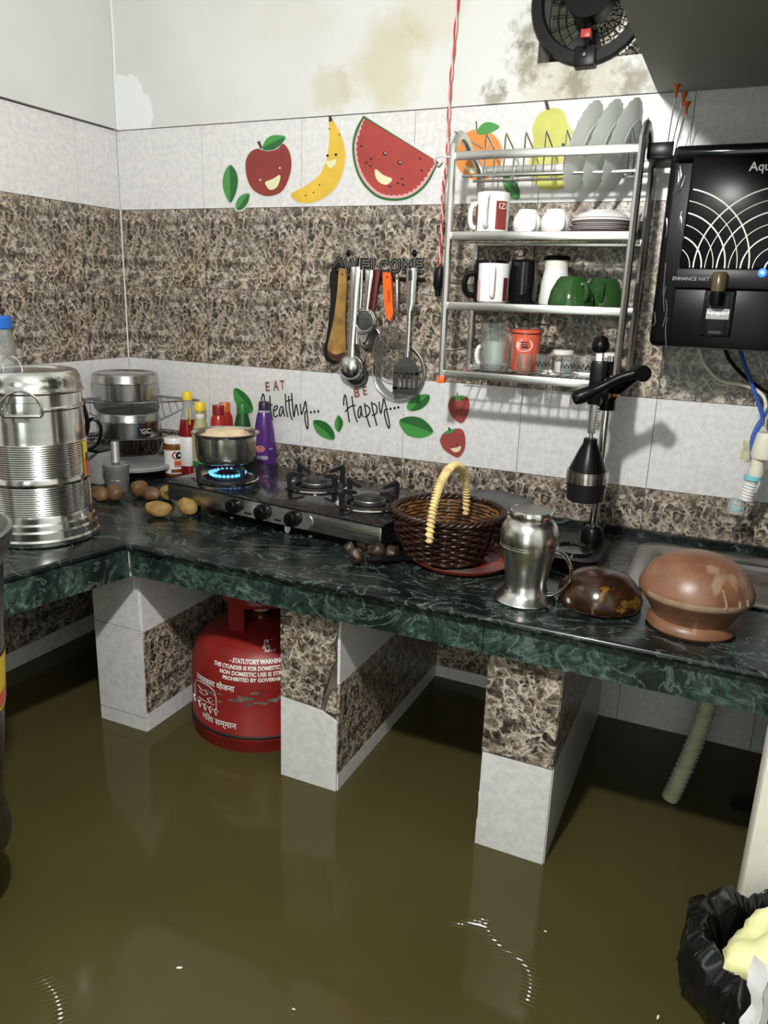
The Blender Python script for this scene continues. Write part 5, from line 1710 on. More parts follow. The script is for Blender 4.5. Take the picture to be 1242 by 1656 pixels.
# white plastic box, mortar and pestle, marble board
b = thing('plastic_box', 'white plastic box between the drum and the mortar', 'box', (0.092, -0.245, COUNTER))
part('body', MB().bbox(-0.045, 0.045, -0.035, 0.035, 0.0, 0.088, 0.006), 'stone', b)
part('lid', MB().bbox(-0.048, 0.048, -0.038, 0.038, 0.088, 0.098, 0.004), 'steel_dark', b)
m = thing('mortar', 'small steel mortar on the worktop', 'mortar', (0.205, -0.290, COUNTER))
part('cup', MB().lathe([(0, 0), (0.026, 0), (0.0275, 0.004), (0.0280, 0.014), (0.0295, 0.016), (0.0310, 0.056), (0.0335, 0.060), (0.0340, 0.070), (0.0310, 0.071), (0.0290, 0.060), (0.026, 0.012), (0, 0.010)], 32), 'aluminium', m)
part('groove', MB().lathe([(0.0300, 0.030), (0.0306, 0.031), (0.0301, 0.032)], 32), 'steel_bright', m)
q = thing('pestle', 'steel pestle standing upright in the mortar', 'pestle', (0.202, -0.288, COUNTER + 0.0125))
part('rod', MB().lathe([(0, 0), (0.016, 0.002), (0.017, 0.012), (0.0105, 0.022), (0.0105, 0.060), (0.0115, 0.062), (0.0105, 0.064), (0.0105, 0.110), (0.009, 0.114), (0, 0.114)], 20), 'aluminium', q)
bd = thing('rolling_board', 'round grey marble rolling board on three feet in the corner', 'board', (0.118, -0.112, COUNTER))
part('slab', MB().lathe([(0, 0.020), (0.094, 0.020), (0.099, 0.023), (0.100, 0.031), (0.097, 0.034), (0, 0.034)], 48), 'stone', bd)
for a in (30, 150, 270):
    part('foot', MB().lathe([(0, 0), (0.010, 0), (0.012, 0.020), (0, 0.020)], 12).move(0.06 * math.cos(R(a)), 0.06 * math.sin(R(a)), 0), 'iron', bd)

# corner wire shelf with two tins
cs = thing('corner_shelf', 'two-tier wire corner shelf standing behind the rolling board', 'shelf', (0.0, 0.0, COUNTER))
for tier, zt_ in enumerate((0.106, 0.208)):
    W_ = 0.255 - 0.035 * (1 - tier)
    outl = [(0.008, -0.008, zt_), (W_, -0.010, zt_), (0.205 - 0.02 * (1 - tier), -0.120, zt_), (0.120, -0.205 + 0.02 * (1 - tier), zt_), (0.010, -W_, zt_)]
    part('tier_rim', MB().tube(outl, 0.0024, 6, closed=True), 'steel', cs)
    for k in range(-8, 9):
        c_ = 0.0265 * k
        hits = []
        for (xa, ya, _), (xb, yb, _) in zip(outl, outl[1:] + outl[:1]):
            da_, db_ = xa + ya - c_, xb + yb - c_
            if (da_ < 0) != (db_ < 0):
                f_ = da_ / (da_ - db_)
                hits.append((xa + (xb - xa) * f_, ya + (yb - ya) * f_, zt_))
        if len(hits) == 2 and (Vector(hits[0]) - Vector(hits[1])).length > 0.02:
            part('wire', MB().tube(hits, 0.0012, 5), 'steel', cs)
for x, y in ((0.010, -0.010), (0.206, -0.014), (0.014, -0.206)):
    part('leg', MB().tube([(x, y, 0.0005), (x, y, 0.208)], 0.0024, 6), 'steel', cs)


def tin(label, loc, r, h, printed):
    t = thing('steel_tin', label, 'tin', loc, 0, 'round steel tins')
    part('body', MB().lathe([(0, 0), (r - 0.004, 0), (r - 0.001, 0.003), (r - 0.001, h * 0.70), (0, h * 0.70)], 40), 'steel_tin', t)
    part('lid', MB().lathe([(r - 0.0008, h * 0.62), (r + 0.001, h * 0.64), (r + 0.001, h * 0.72), (r - 0.001, h * 0.76), (r - 0.001, h * 0.93), (r - 0.004, h * 0.99), (r - 0.008, h), (r - 0.014, h * 0.955), (r - 0.03, h * 0.955), (0, h * 0.99)], 40), 'steel_tin', t)
    if printed:
        a = R(-18)
        lb_ = part('label', patch(r, r, h * 0.12, h * 0.52, a - R(14), a + R(12), 0.0006), 'ink', t)
        part('lettering', cyl_text(text_mb("'GC", 0.020), r, a, h * 0.32, 0.0012), 'white', lb_)


tin('round steel tin with lid on the top tier of the corner shelf', (0.098, -0.125, COUNTER + 0.2105), 0.087, 0.072, False)
tin('round steel tin with a dark label on the lower tier of the corner shelf', (0.100, -0.122, COUNTER + 0.1085), 0.084, 0.068, True)
# black-handled utensil behind the drum
pan = thing('handled_pan', 'black looped pan handles showing behind the drum', 'pan', (0.085, -0.375, COUNTER))
part('body', MB().lathe([(0, 0), (0.050, 0), (0.054, 0.004), (0.055, 0.15), (0.052, 0.15), (0, 0.145)], 28), 'steel_dark', pan)
part('handle', MB().tube(spline([(0.050, 0.035, 0.12), (0.066, 0.048, 0.165), (0.062, 0.040, 0.225), (0.058, 0.036, 0.238)], 5), 0.0085, 8), 'black', pan)
part('loop_handle', MB().tube(spline([(0.052, 0.034, 0.10), (0.085, 0.060, 0.12), (0.095, 0.066, 0.165), (0.080, 0.055, 0.185), (0.062, 0.045, 0.165)], 5), 0.0045, 8), 'black', pan)


# ------------------------------------------------------------------ bottles
def bottle(name, label, cat, x, y, prof, mat, capprof, capmat, extra=()):
    t = thing(name, label, cat, (x, y, COUNTER), 0, 'sauce bottles')
    part('body', MB().lathe(prof, 24), mat, t)
    part('cap', MB().lathe(capprof, 20), capmat, t)
    for nm, pr_, mt in extra:
        part(nm, MB().lathe(pr_, 24), mt, t)
    return t


def cap(r, z0, h):
    return [(0, z0), (r, z0), (r, z0 + h * 0.9), (r * 0.9, z0 + h), (0, z0 + h)]


sq = lambda r, z0, z1: [(r, z0), (r + 0.0006, z0 + 0.001), (r + 0.0006, z1 - 0.001), (r, z1)]
bottle('sauce_bottle', 'red sauce bottle with a clear neck and yellow cap', 'bottle', 0.248, -0.052,
       [(0, 0), (0.026, 0), (0.028, 0.004), (0.028, 0.115), (0.020, 0.158), (0, 0.160)], 'sauce_red', cap(0.0135, 0.212, 0.022), 'yellow',
       (('neck', [(0.0198, 0.159), (0.0150, 0.185), (0.0125, 0.205), (0.0125, 0.214), (0, 0.214)], 'clear_plastic'), ('label', sq(0.028, 0.03, 0.112), 'label_white')))
bottle('vinegar_bottle', 'slim pale vinegar bottle with a yellow cap behind the jar', 'bottle', 0.2960, -0.060,
       [(0, 0), (0.022, 0), (0.024, 0.004), (0.024, 0.12), (0.018, 0.150), (0.0115, 0.170), (0.0115, 0.192), (0, 0.192)], 'vinegar', cap(0.0150, 0.188, 0.022), 'yellow',
       (('neck_band', sq(0.0120, 0.165, 0.178), 'label_white'), ('label', sq(0.024, 0.03, 0.05), 'green_cap')))
nt_ = thing('neck_tag', 'yellow paper tag hanging at the neck of the pale vinegar bottle', 'tag', (0.278, -0.084, COUNTER + 0.150), R(-35))
part('card', MB().bbox(-0.007, 0.007, -0.001, 0.001, 0.0, 0.044, 0.0006), 'yellow', nt_)
part('print', MB().box(-0.004, 0.004, -0.0014, -0.001, 0.010, 0.018), 'ink', nt_)
bottle('sauce_bottle', 'red squeeze bottle with a red cap behind the saucepan', 'bottle', on_y(353, 665, -0.088).x, -0.088,
       [(0, 0), (0.026, 0), (0.028, 0.004), (0.026, 0.110), (0.0225, 0.150), (0.0205, 0.175), (0.0150, 0.188), (0, 0.190)], 'sauce_red2', cap(0.0155, 0.187, 0.026), 'sauce_red')
bottle('sauce_bottle', 'red squeeze bottle with an orange cap, half hidden', 'bottle', on_y(363, 660, -0.027).x, -0.027,
       [(0, 0), (0.022, 0), (0.024, 0.004), (0.023, 0.120), (0.0215, 0.170), (0.0150, 0.186), (0, 0.188)], 'sauce_red2', cap(0.0150, 0.185, 0.026), 'sauce_orange')
bottle('sauce_bottle', 'green chilli sauce bottle with a green cap and yellow band', 'bottle', on_y(392, 665, -0.034).x, -0.034,
       [(0, 0), (0.026, 0), (0.028, 0.004), (0.028, 0.100), (0.0245, 0.140), (0.0205, 0.165), (0.0150, 0.188), (0, 0.190)], 'green_dark', cap(0.0155, 0.187, 0.028), 'green_cap',
       (('yellow_band', [(0.0232, 0.148), (0.0240, 0.150), (0.0228, 0.153)], 'yellow'),))
pb = bottle('detergent_bottle', 'purple bottle with a dark cap right of the saucepan', 'bottle', on_y(427, 665, -0.034).x, -0.034,
            [(0, 0), (0.030, 0), (0.032, 0.004), (0.0315, 0.095), (0.0265, 0.145), (0.0195, 0.188), (0.0150, 0.200), (0, 0.202)], 'purple', cap(0.0145, 0.203, 0.022), 'purple_cap',
            (('collar', [(0.0160, 0.196), (0.0165, 0.199), (0.0160, 0.203), (0, 0.203)], 'stone'),))
fa = math.atan2(CAM.y + 0.05, CAM.x - 0.5)
ov = MB().add([(0.0130 * math.cos(t), 0.0085 * math.sin(t), 0) for t in [2 * PI * k / 20 for k in range(20)]], [tuple(range(20))])
o1 = part('oval_label', cyl_text(ov, 0.0315, fa - R(22), 0.103, 0.0010), 'pink', pb)
ov = MB().add([(0.0110 * math.cos(t), 0.0068 * math.sin(t), 0) for t in [2 * PI * k / 20 for k in range(20)]], [tuple(range(20))])
part('oval_centre', cyl_text(ov, 0.0315, fa - R(22), 0.103, 0.0016), 'red', o1)
part('lettering', cyl_text(text_mb('Tasti', 0.0085), 0.0315, fa - R(22), 0.103, 0.0022), 'white', o1)
part('label_strip', patch(0.0318, 0.0316, 0.074, 0.084, fa - R(40), fa + R(16), 0.0008), 'stone', pb)
part('label_mark', patch(0.0313, 0.0312, 0.101, 0.105, fa + R(22), fa + R(42), 0.0010), 'stone', pb)
jr = thing('chutney_jar', 'glass chutney jar with a white lid and white label', 'jar', (0.212, -0.072, COUNTER), 0, 'sauce bottles')
part('body', MB().lathe([(0, 0), (0.026, 0), (0.028, 0.004), (0.028, 0.082), (0.025, 0.092), (0, 0.092)], 28), 'chutney', jr)
part('lid', MB().lathe([(0.0255, 0.090), (0.0275, 0.092), (0.0275, 0.104), (0.025, 0.107), (0, 0.107)], 28), 'white_gloss', jr)
fj = math.atan2(CAM.y + 0.07, CAM.x - 0.212)
lj = part('label', patch(0.028, 0.028, 0.008, 0.074, fj - R(75), fj + R(85), 0.0006, 18), 'label_white', jr)
ring2 = MB().add([(r_ * math.cos(t), r_ * math.sin(t), 0) for t in [2 * PI * k / 20 for k in range(20)] for r_ in (0.0075, 0.0115)], [(2 * k, 2 * k + 1, (2 * k + 3) % 40, (2 * k + 2) % 40) for k in range(5, 16)])
part('red_ring', cyl_text(ring2, 0.028, fj + R(10), 0.060, 0.0014), 'red', lj)
ov = MB().add([(0.0085 * math.cos(t), 0.0105 * math.sin(t), 0) for t in [2 * PI * k / 18 for k in range(18)]], [tuple(range(18))])
part('black_roundel', cyl_text(ov, 0.028, fj + R(24), 0.060, 0.0018), 'ink', lj)
ov = MB().add([(0.0028 * math.cos(t), 0.0035 * math.sin(t), 0) for t in [2 * PI * k / 14 for k in range(14)]], [tuple(range(14))])
part('roundel_face', cyl_text(ov, 0.028, fj + R(26), 0.060, 0.0024), 'white', lj)
part('orange_panel', patch(0.028, 0.028, 0.036, 0.045, fj - R(2), fj + R(52), 0.0012), 'orange_dull', lj)
part('red_panel', patch(0.028, 0.028, 0.027, 0.036, fj - R(2), fj + R(52), 0.0012), 'red', lj)
part('lettering', cyl_text(text_mb('Chutney', 0.0072), 0.028, fj + R(25), 0.0315, 0.0018), 'white', lj)
part('fruit_picture', patch(0.028, 0.028, 0.011, 0.021, fj - R(20), fj + R(38), 0.0012), 'chutney', lj)

# ------------------------------------------------------------------ basket, pans and jug
BK = (1.140, -0.385)
rp_ = thing('frying_pan', 'red frying pan with a black handle under the wicker basket', 'pan', (1.172, -0.378, COUNTER))
part('body', MB().lathe([(0, 0.001), (0.082, 0.001), (0.090, 0.003), (0.100, 0.011), (0.102, 0.014), (0.099, 0.0135), (0.089, 0.0065), (0, 0.005)], 48), 'red_pan', rp_)
gr = MB()
for k in range(6):
    r_ = 0.098 - 0.007 * k
    zr = 0.0115 if k == 0 else (0.0085 if k == 1 else 0.006)
    gr.lathe([(r_, zr), (r_ - 0.002, zr + 0.0015), (r_ - 0.004, zr - 0.001)], 48)
part('inner_rings', gr, 'steel_dull', rp_)
hd = Vector((1.0143 - 1.172, -0.4936 + 0.378, 0)).normalized()
part('handle', MB().tube([tuple(hd * 0.098 + Vector((0, 0, 0.012))), tuple(hd * 0.125 + Vector((0, 0, 0.014))), tuple(hd * 0.192 + Vector((0, 0, 0.012)))], [0.008, 0.010, 0.009], 10, flat=0.6), 'black', rp_)

bk = thing('wicker_basket', 'dark brown wicker basket with a tall cane handle', 'basket', (BK[0], BK[1], COUNTER + 0.0085))
R0, R1, HB = 0.074, 0.107, 0.086
weave = MB()
rows = 14
for k in range(rows):
    t = k / (rows - 1)
    r = R0 + (R1 - R0) * (t ** 0.8)
    z = 0.006 + HB * t
    pts = []
    n = 120
    for i in range(n):
        a = 2 * PI * i / n
        rr = r + 0.0036 * math.cos(15 * a + PI * k)
        pts.append((rr * math.cos(a), rr * math.sin(a), z + 0.0008 * math.sin(7 * a + k)))
    weave.tube(pts, 0.0034, 6, closed=True)
wv = part('weave', weave, 'wicker', bk, sharp=3)
wv['kind'] = 'stuff'
inner = MB()
for k in range(1, rows):
    t = (k - 0.5) / (rows - 1)
    r = R0 + (R1 - R0) * (t ** 0.8) - 0.0052
    inner.tube([((r + 0.0028 * math.cos(15 * a + PI * k)) * math.cos(a), (r + 0.0028 * math.cos(15 * a + PI * k)) * math.sin(a), 0.006 + HB * t) for a in [2 * PI * i / 90 for i in range(90)]], 0.0034, 5, closed=True)
iw = part('inner_weave', inner, 'wicker_tan', bk, sharp=3)
iw['kind'] = 'stuff'
for k in range(30):
    a = 2 * PI * k / 30
    part('stake', MB().tube([((R0 - 0.001) * math.cos(a), (R0 - 0.001) * math.sin(a), 0.004), ((R1 - 0.004) * math.cos(a), (R1 - 0.004) * math.sin(a), HB * 0.6), (R1 * math.cos(a), R1 * math.sin(a), HB + 0.006)], 0.0014, 5), 'wicker', bk)
part('base', MB().lathe([(0, 0.0), (R0 - 0.004, 0.0), (R0, 0.004), (R0 - 0.004, 0.008), (0, 0.007)], 40), 'wicker', bk)
bs = MB()
for k in range(9):
    r = 0.008 + k * 0.0085
    bs.tube([((r + 0.0015 * math.cos(9 * a + k * PI)) * math.cos(a), (r + 0.0015 * math.cos(9 * a + k * PI)) * math.sin(a), 0.009) for a in [2 * PI * i / 48 for i in range(48)]], 0.0034, 5, closed=True)
bw = part('base_weave', bs, 'wicker_tan', bk, sharp=3)
bw['kind'] = 'stuff'
for s in range(3):
    pts = []
    for i in range(144):
        a = 2 * PI * i / 144
        ph = 16 * a + 2 * PI * s / 3
        pts.append(((R1 + 0.001 + 0.0045 * math.cos(ph)) * math.cos(a), (R1 + 0.001 + 0.0045 * math.cos(ph)) * math.sin(a), HB + 0.010 + 0.004 * math.sin(ph)))
    part('rim_braid', MB().tube(pts, 0.0034, 6, closed=True), 'wicker', bk, sharp=3)
f1 = on_z(692, 862, COUNTER + 0.0085 + HB + 0.01)
f2 = on_z(757, 814, COUNTER + 0.0085 + HB + 0.01)
hdv = Vector((f2.x - f1.x, f2.y - f1.y, 0))
hmid = Vector(((f1.x + f2.x) / 2 - BK[0], (f1.y + f2.y) / 2 - BK[1], 0))
hdn = hdv.normalized()
arc = []
for i in range(81):
    a = PI * i / 80
    arc.append(hmid - hdn * (0.106 * math.cos(a)) * (1 - 0.08 * math.sin(a)) + Vector((0, 0, HB - 0.01 + 0.118 * math.sin(a) ** 0.72)))
hdl = part('handle', MB().tube(arc, 0.0058, 8), 'cane', bk)
wr_ = []
for i in range(721):
    t = i / 720
    k = min(79, int(t * 80))
    fr = t * 80 - k
    p = arc[k].lerp(arc[k + 1], fr)
    tg = (arc[k + 1] - arc[k]).normalized()
    sd = Vector((-hdn.y, hdn.x, 0))
    up_ = sd.cross(tg)
    a = 2 * PI * t * 56
    wr_.append(p + sd * (0.0066 * math.cos(a)) + up_ * (0.0066 * math.sin(a)))
part('cane_wrap', MB().tube(wr_, 0.0021, 5), 'cane', hdl, sharp=3)

bp = thing('lidded_pan', 'black pan with a shallow domed lid against the wall behind the basket', 'pan', (1.146, -0.112, COUNTER))
part('body', MB().lathe([(0, 0.001), (0.070, 0.001), (0.078, 0.006), (0.094, 0.054), (0.096, 0.058), (0.092, 0.058), (0, 0.056)], 40), 'black', bp)
part('lid', MB().lathe([(0.098, 0.057), (0.100, 0.059), (0.097, 0.062), (0.078, 0.069), (0.045, 0.076), (0, 0.078)], 44), 'iron_grey', bp)
part('handle', MB().tube([(0.05, -0.078, 0.050), (0.065, -0.098, 0.052), (0.082, -0.120, 0.052)], [0.007, 0.009, 0.008], 8, flat=0.6), 'black', bp)
kn = thing('steel_canister', 'little steel canister with a ball knob peeping out behind the jug', 'canister', (1.226, -0.262, COUNTER))
part('body', MB().lathe([(0, 0), (0.026, 0), (0.028, 0.003), (0.028, 0.048), (0.024, 0.056), (0, 0.056)], 24), 'steel', kn)
part('lid', MB().lathe([(0.0275, 0.050), (0.029, 0.052), (0.026, 0.060), (0.008, 0.065), (0, 0.065)], 24), 'steel', kn)
part('knob', MB().ball((0, 0, 0.074), 0.0115, 0.0115, 0.0105, 16, 10), 'steel_bright', kn)

jg = thing('steel_jug', 'steel jug standing upside down beside the basket', 'jug', (1.333, -0.5075, COUNTER))
part('body', MB().lathe([(0.049, 0.001), (0.0535, 0.001), (0.0545, 0.003), (0.0520, 0.006), (0.0430, 0.012), (0.0365, 0.024), (0.0360, 0.036), (0.0400, 0.060), (0.0460, 0.085), (0.0500, 0.108), (0.0500, 0.122), (0.0455, 0.137), (0.0390, 0.146), (0.0355, 0.148), (0.0360, 0.160), (0.0350, 0.1625), (0, 0.1615)], 48), 'steel_satin', jg)
part('base_ring', MB().lathe([(0.0360, 0.149), (0.0372, 0.151), (0.0372, 0.160), (0.0358, 0.1628), (0.0330, 0.1620)], 40), 'steel_bright', jg)
gv = MB()
for z in (0.100, 0.104):
    r_ = 0.0492 if z > 0.09 else 0.0411
    gv.lathe([(r_ - 0.0006, z - 0.0008), (r_ + 0.0006, z), (r_ - 0.0004, z + 0.0008)], 40)
part('spin_lines', gv, 'steel_bright', jg)
ja = R(-2)
part('handle', MB().tube(spline([(0.046, 0, 0.096), (0.064, 0, 0.090), (0.076, 0, 0.066), (0.070, 0, 0.038), (0.052, 0, 0.020), (0.038, 0, 0.016)], 5), [0.0075] * 26, 8, flat=0.45, up=(1, 0, 0.2)).rot(ja, 'Z'), 'steel', jg)

ck = thing('coconut_shell', 'glossy dark brown half coconut shell lying dome up', 'coconut shell', (1.454, -0.463, COUNTER))
part('shell', MB().lathe([(0.066, 0.0005), (0.070, 0.003), (0.0715, 0.012), (0.068, 0.028), (0.058, 0.043), (0.042, 0.054), (0.022, 0.060), (0, 0.062)], 40).warp(lambda p: p + Vector((0.004 * noise.noise(p * 30), 0.004 * noise.noise(p * 30 + Vector((5, 0, 0))), 0 if p.z < 0.004 else 0.002 * noise.noise(p * 24)))), 'shell', ck)
part('cut_rim', MB().lathe([(0.060, 0.001), (0.066, 0.0003), (0.0705, 0.003), (0.064, 0.006)], 40), 'sticker_brown', ck)
cl = thing('clay_pot', 'round terracotta clay pot turned upside down by the sink', 'clay pot', (1.606, -0.490, COUNTER))
part('body', MB().lathe([(0.060, 0.018), (0.0615, 0.022), (0.070, 0.036), (0.082, 0.052), (0.0875, 0.060), (0.0885, 0.066), (0.0868, 0.073), (0.0808, 0.087), (0.069, 0.103), (0.051, 0.116), (0.028, 0.124), (0, 0.1265)], 48), 'clay', cl)
part('neck_rim', MB().lathe([(0.052, 0.0005), (0.067, 0.0005), (0.070, 0.005), (0.0690, 0.011), (0.0640, 0.018), (0.0605, 0.020), (0.055, 0.018), (0.052, 0.0005)], 48), 'clay', cl)
part('wet_band', MB().lathe([(0.0862, 0.0575), (0.0880, 0.060), (0.0889, 0.064), (0.0884, 0.0690)], 48, R(-140), R(10)), 'wet_clay', cl)
for a, zz, ln in ((-58, 0.090, 0.026), (-42, 0.074, 0.010), (-30, 0.078, 0.012)):
    rr = 0.0820 if zz > 0.08 else 0.0875
    part('drip_mark', MB().tube(spline([(0.0892 * math.cos(R(a)), 0.0892 * math.sin(R(a)), 0.066), (0.0876 * math.cos(R(a)), 0.0876 * math.sin(R(a)), 0.074), (0.0795 * math.cos(R(a - 3)), 0.0795 * math.sin(R(a - 3)), 0.094)] if zz > 0.08 else [(0.0892 * math.cos(R(a)), 0.0892 * math.sin(R(a)), 0.066), (0.0868 * math.cos(R(a)), 0.0868 * math.sin(R(a)), 0.076)], 4), 0.0020, 6), 'wet_clay', cl)

# ------------------------------------------------------------------ hand juicer
jc = thing('hand_juicer', 'black and steel lever juicer standing by the wall', 'juicer', (1.390, -0.180, COUNTER))
part('base', MB().slab(rrect(0.052, 0.095, 0.030), 0.001, 0.026).move(-0.016, -0.058, 0), 'black', jc)
part('drip_tray', MB().lathe([(0, 0.0265), (0.036, 0.0265), (0.038, 0.031), (0.040, 0.031), (0.041, 0.026)], 30).move(-0.020, -0.085, 0), 'black_gloss', jc)
part('post_socket', MB().lathe([(0, 0.024), (0.024, 0.024), (0.022, 0.050), (0.015, 0.058), (0, 0.058)], 24), 'black', jc)
part('post', MB().lathe([(0, 0.05), (0.0085, 0.05), (0.0085, 0.405), (0, 0.405)], 18), 'steel_bright', jc)
head = part('head', MB().bbox(-0.022, 0.022, -0.030, 0.018, 0.322, 0.372, 0.006).lathe([(0, 0.300), (0.0165, 0.300), (0.0175, 0.304), (0.0165, 0.330), (0, 0.330)], 20), 'black', jc)
part('head_clamp', MB().bbox(-0.013, 0.013, -0.075, -0.020, 0.328, 0.368, 0.005), 'black', head)
part('post_cap', MB().lathe([(0, 0.372), (0.013, 0.372), (0.014, 0.385), (0.012, 0.395), (0, 0.396)], 18), 'black', head)
FX_, FY_ = -0.012, -0.075
ram = part('rack_bar', MB().bbox(FX_ - 0.007, FX_ + 0.007, FY_ - 0.007, FY_ + 0.007, 0.262, 0.420, 0.002), 'steel_dull', jc)
for k in range(16):
    part('tooth', MB().box(FX_ + 0.007, FX_ + 0.0095, FY_ - 0.006, FY_ + 0.006, 0.268 + 0.0055 * k, 0.2712 + 0.0055 * k), 'steel_dull', ram)
part('ram_sleeve', MB().bbox(FX_ - 0.013, FX_ + 0.013, FY_ - 0.014, FY_ + 0.014, 0.318, 0.400, 0.004), 'black', jc)
part('ram_knob', MB().lathe([(0, 0.416), (0.012, 0.416), (0.0165, 0.422), (0.0165, 0.430), (0.012, 0.442), (0.005, 0.447), (0, 0.448)], 20).move(FX_, FY_, 0), 'black', jc)
part('ram_tip', MB().lathe([(0, 0.250), (0.004, 0.250), (0.004, 0.264), (0, 0.264)], 10).move(FX_, FY_, 0), 'steel', jc)
part('press_cone', MB().lathe([(0, 0.252), (0.013, 0.252), (0.014, 0.242), (0.020, 0.230), (0.036, 0.192), (0.037, 0.186), (0, 0.186)], 30).move(FX_, FY_, 0), 'black', jc)
part('steel_ring', MB().lathe([(0.036, 0.190), (0.0395, 0.189), (0.0395, 0.166), (0.036, 0.165)], 32).move(FX_, FY_, 0), 'steel', jc)
part('cup', MB().lathe([(0, 0.128), (0.030, 0.128), (0.035, 0.131), (0.0375, 0.168), (0.034, 0.168), (0, 0.160)], 30).move(FX_, FY_, 0), 'black_matte', jc)
part('cup_bracket', MB().bbox(-0.015, 0.015, -0.050, 0.014, 0.146, 0.176, 0.004), 'black', jc)
lv = [on_y(1030, 603, -0.285), on_y(1000, 612, -0.290), on_y(965, 630, -0.295), on_y(942, 640, -0.300), on_y(926, 646, -0.305)]
lv = [q - Vector((1.390, -0.180, COUNTER)) for q in lv]
lev = part('lever', MB().tube(spline([tuple(q) for q in lv], 5), [0.0085, 0.0085, 0.0085, 0.0085, 0.008, 0.008, 0.008, 0.008, 0.008, 0.009, 0.010, 0.011, 0.0125, 0.0130, 0.0135, 0.0138, 0.0138, 0.0132, 0.0125, 0.011, 0.007], 12), 'black', jc)
hub = lv[0]
part('lever_hub', MB().lathe([(0, -0.012), (0.012, -0.012), (0.0145, -0.006), (0.0145, 0.030), (0, 0.030)], 20).rot(R(90), 'X').rot(R(25), 'Z').move(hub.x, hub.y + 0.018, hub.z), 'black', lev)
part('hub_cap', MB().lathe([(0, -0.018), (0.006, -0.017), (0.0085, -0.011), (0, -0.011)], 16).rot(R(90), 'X').rot(R(25), 'Z').move(hub.x, hub.y + 0.004, hub.z), 'black_matte', lev)
part('axle', MB().tube([(0.0, -0.05, 0.350), (0.03, -0.07, 0.352), (hub.x, hub.y + 0.02, hub.z)], [0.013, 0.013, 0.012], 12), 'black', jc)

# ------------------------------------------------------------------ gas cylinder
LX, LY, LR = 0.700, -0.380, 0.160
gc = thing('gas_cylinder', 'red domestic gas cylinder standing in the flood under the counter', 'gas cylinder', (LX, LY, 0.0))
ZB = 0.04
prof = [(0, ZB + 0.03), (0.10, ZB + 0.035), (0.145, ZB + 0.075), (LR, ZB + 0.13), (LR, ZB + 0.375), (LR + 0.0025, ZB + 0.378), (LR + 0.0025, ZB + 0.386), (LR, ZB + 0.389), (LR, 0.540), (0.1575, 0.565), (0.150, 0.590), (0.135, 0.611), (0.112, 0.628), (0.080, 0.640), (0.045, 0.647), (0, 0.649)]
part('body', MB().lathe(prof, 64), 'red_paint', gc)
part('foot_ring', MB().lathe([(0.118, 0.002), (0.124, 0.002), (0.118, ZB + 0.06), (0.112, ZB + 0.06)], 40), 'red_paint', gc)
part('seam', MB().lathe([(LR + 0.0012, ZB + 0.383), (LR + 0.0040, ZB + 0.385), (LR + 0.0040, ZB + 0.389), (LR + 0.0010, ZB + 0.391)], 64), 'ink', gc)
fc = math.atan2(CAM.y - LY, CAM.x - LX)
col_r = 0.086
for k, a in enumerate((fc - R(42), fc + R(78), fc + R(198))):
    part('collar_stay', MB().add(*loft([[(col_r * math.cos(a + d_) * (1 + off), col_r * math.sin(a + d_) * (1 + off), z) for d_, off in ((-0.28, 0), (0.28, 0), (0.28, -0.05), (-0.28, -0.05))] for z in (0.630, 0.66, 0.712)])), 'red_paint', gc)
part('collar_ring', MB().lathe([(col_r - 0.006, 0.700), (col_r, 0.698), (col_r + 0.004, 0.707), (col_r, 0.718), (col_r - 0.006, 0.718), (col_r - 0.008, 0.710), (col_r - 0.006, 0.700)], 48), 'red_paint', gc)
vl = part('valve', MB().lathe([(0, 0.646), (0.020, 0.646), (0.020, 0.654), (0.012, 0.660), (0.012, 0.672), (0, 0.672)], 20), 'brass', gc)
part('regulator', MB().lathe([(0, 0.666), (0.020, 0.666), (0.026, 0.672), (0.030, 0.680), (0.024, 0.686), (0, 0.688)], 24), 'ivory', vl)
part('regulator_cap', MB().lathe([(0, 0.684), (0.022, 0.684), (0.022, 0.700), (0.016, 0.704), (0, 0.704)], 24), 'blue', vl)
part('hose_elbow', MB().tube(spline([(-0.02, -0.01, 0.690), (-0.035, -0.02, 0.692), (-0.045, 0.0, 0.688), (-0.05, 0.05, 0.680)], 5), 0.008, 8), 'ivory', vl)


def body_r(z):
    for (r_a, z_a), (r_b, z_b) in zip(prof, prof[1:]):
        if z_a <= z <= z_b and z_b > z_a:
            return r_a + (r_b - r_a) * (z - z_a) / (z_b - z_a)
    return LR


def lpg_text(body, size, a, z, off=0.0012, mt='label_white', name='lettering', bold=0.0, space=1.0, slope=0.0):
    mb = text_mb(body, size, 0.0, bold, space=space)

    def fn(p):
        zz = z + p.y + slope * p.x
        r_ = body_r(zz) + off
        an = a + p.x / LR
        return (r_ * math.cos(an), r_ * math.sin(an), zz)
    return part(name, mb.warp(fn), mt, gc)


def lp_a(u):
    """angle on the cylinder side seen at the photo column u (near the waterline of the text)"""
    c = 421.0
    return fc + math.asin(max(-1, min(1, (u - c) / 113.0)))


lpg_text('- STATUTORY WARNING -', 0.0115, lp_a(414), 0.6010, bold=0.0004)
lpg_text('THIS CYLINDER IS FOR DOMESTIC USE ONLY', 0.0105, lp_a(412), 0.5890, bold=0.0004)
lpg_text('NON DOMESTIC USE IS STRICTLY', 0.0115, lp_a(412), 0.5770, bold=0.0004)
lpg_text('PROHIBITED BY GOVERNMENT', 0.0110, lp_a(412), 0.5655, bold=0.0004)
lpg_text('45.1', 0.022, lp_a(436), 0.6240, bold=0.0006)
lpg_text('उज्ज्वला योजना', 0.0185, lp_a(345), 0.5420, bold=0.0004)
lpg_text('मिला सम्मान', 0.0200, lp_a(352), 0.4530, bold=0.0004)


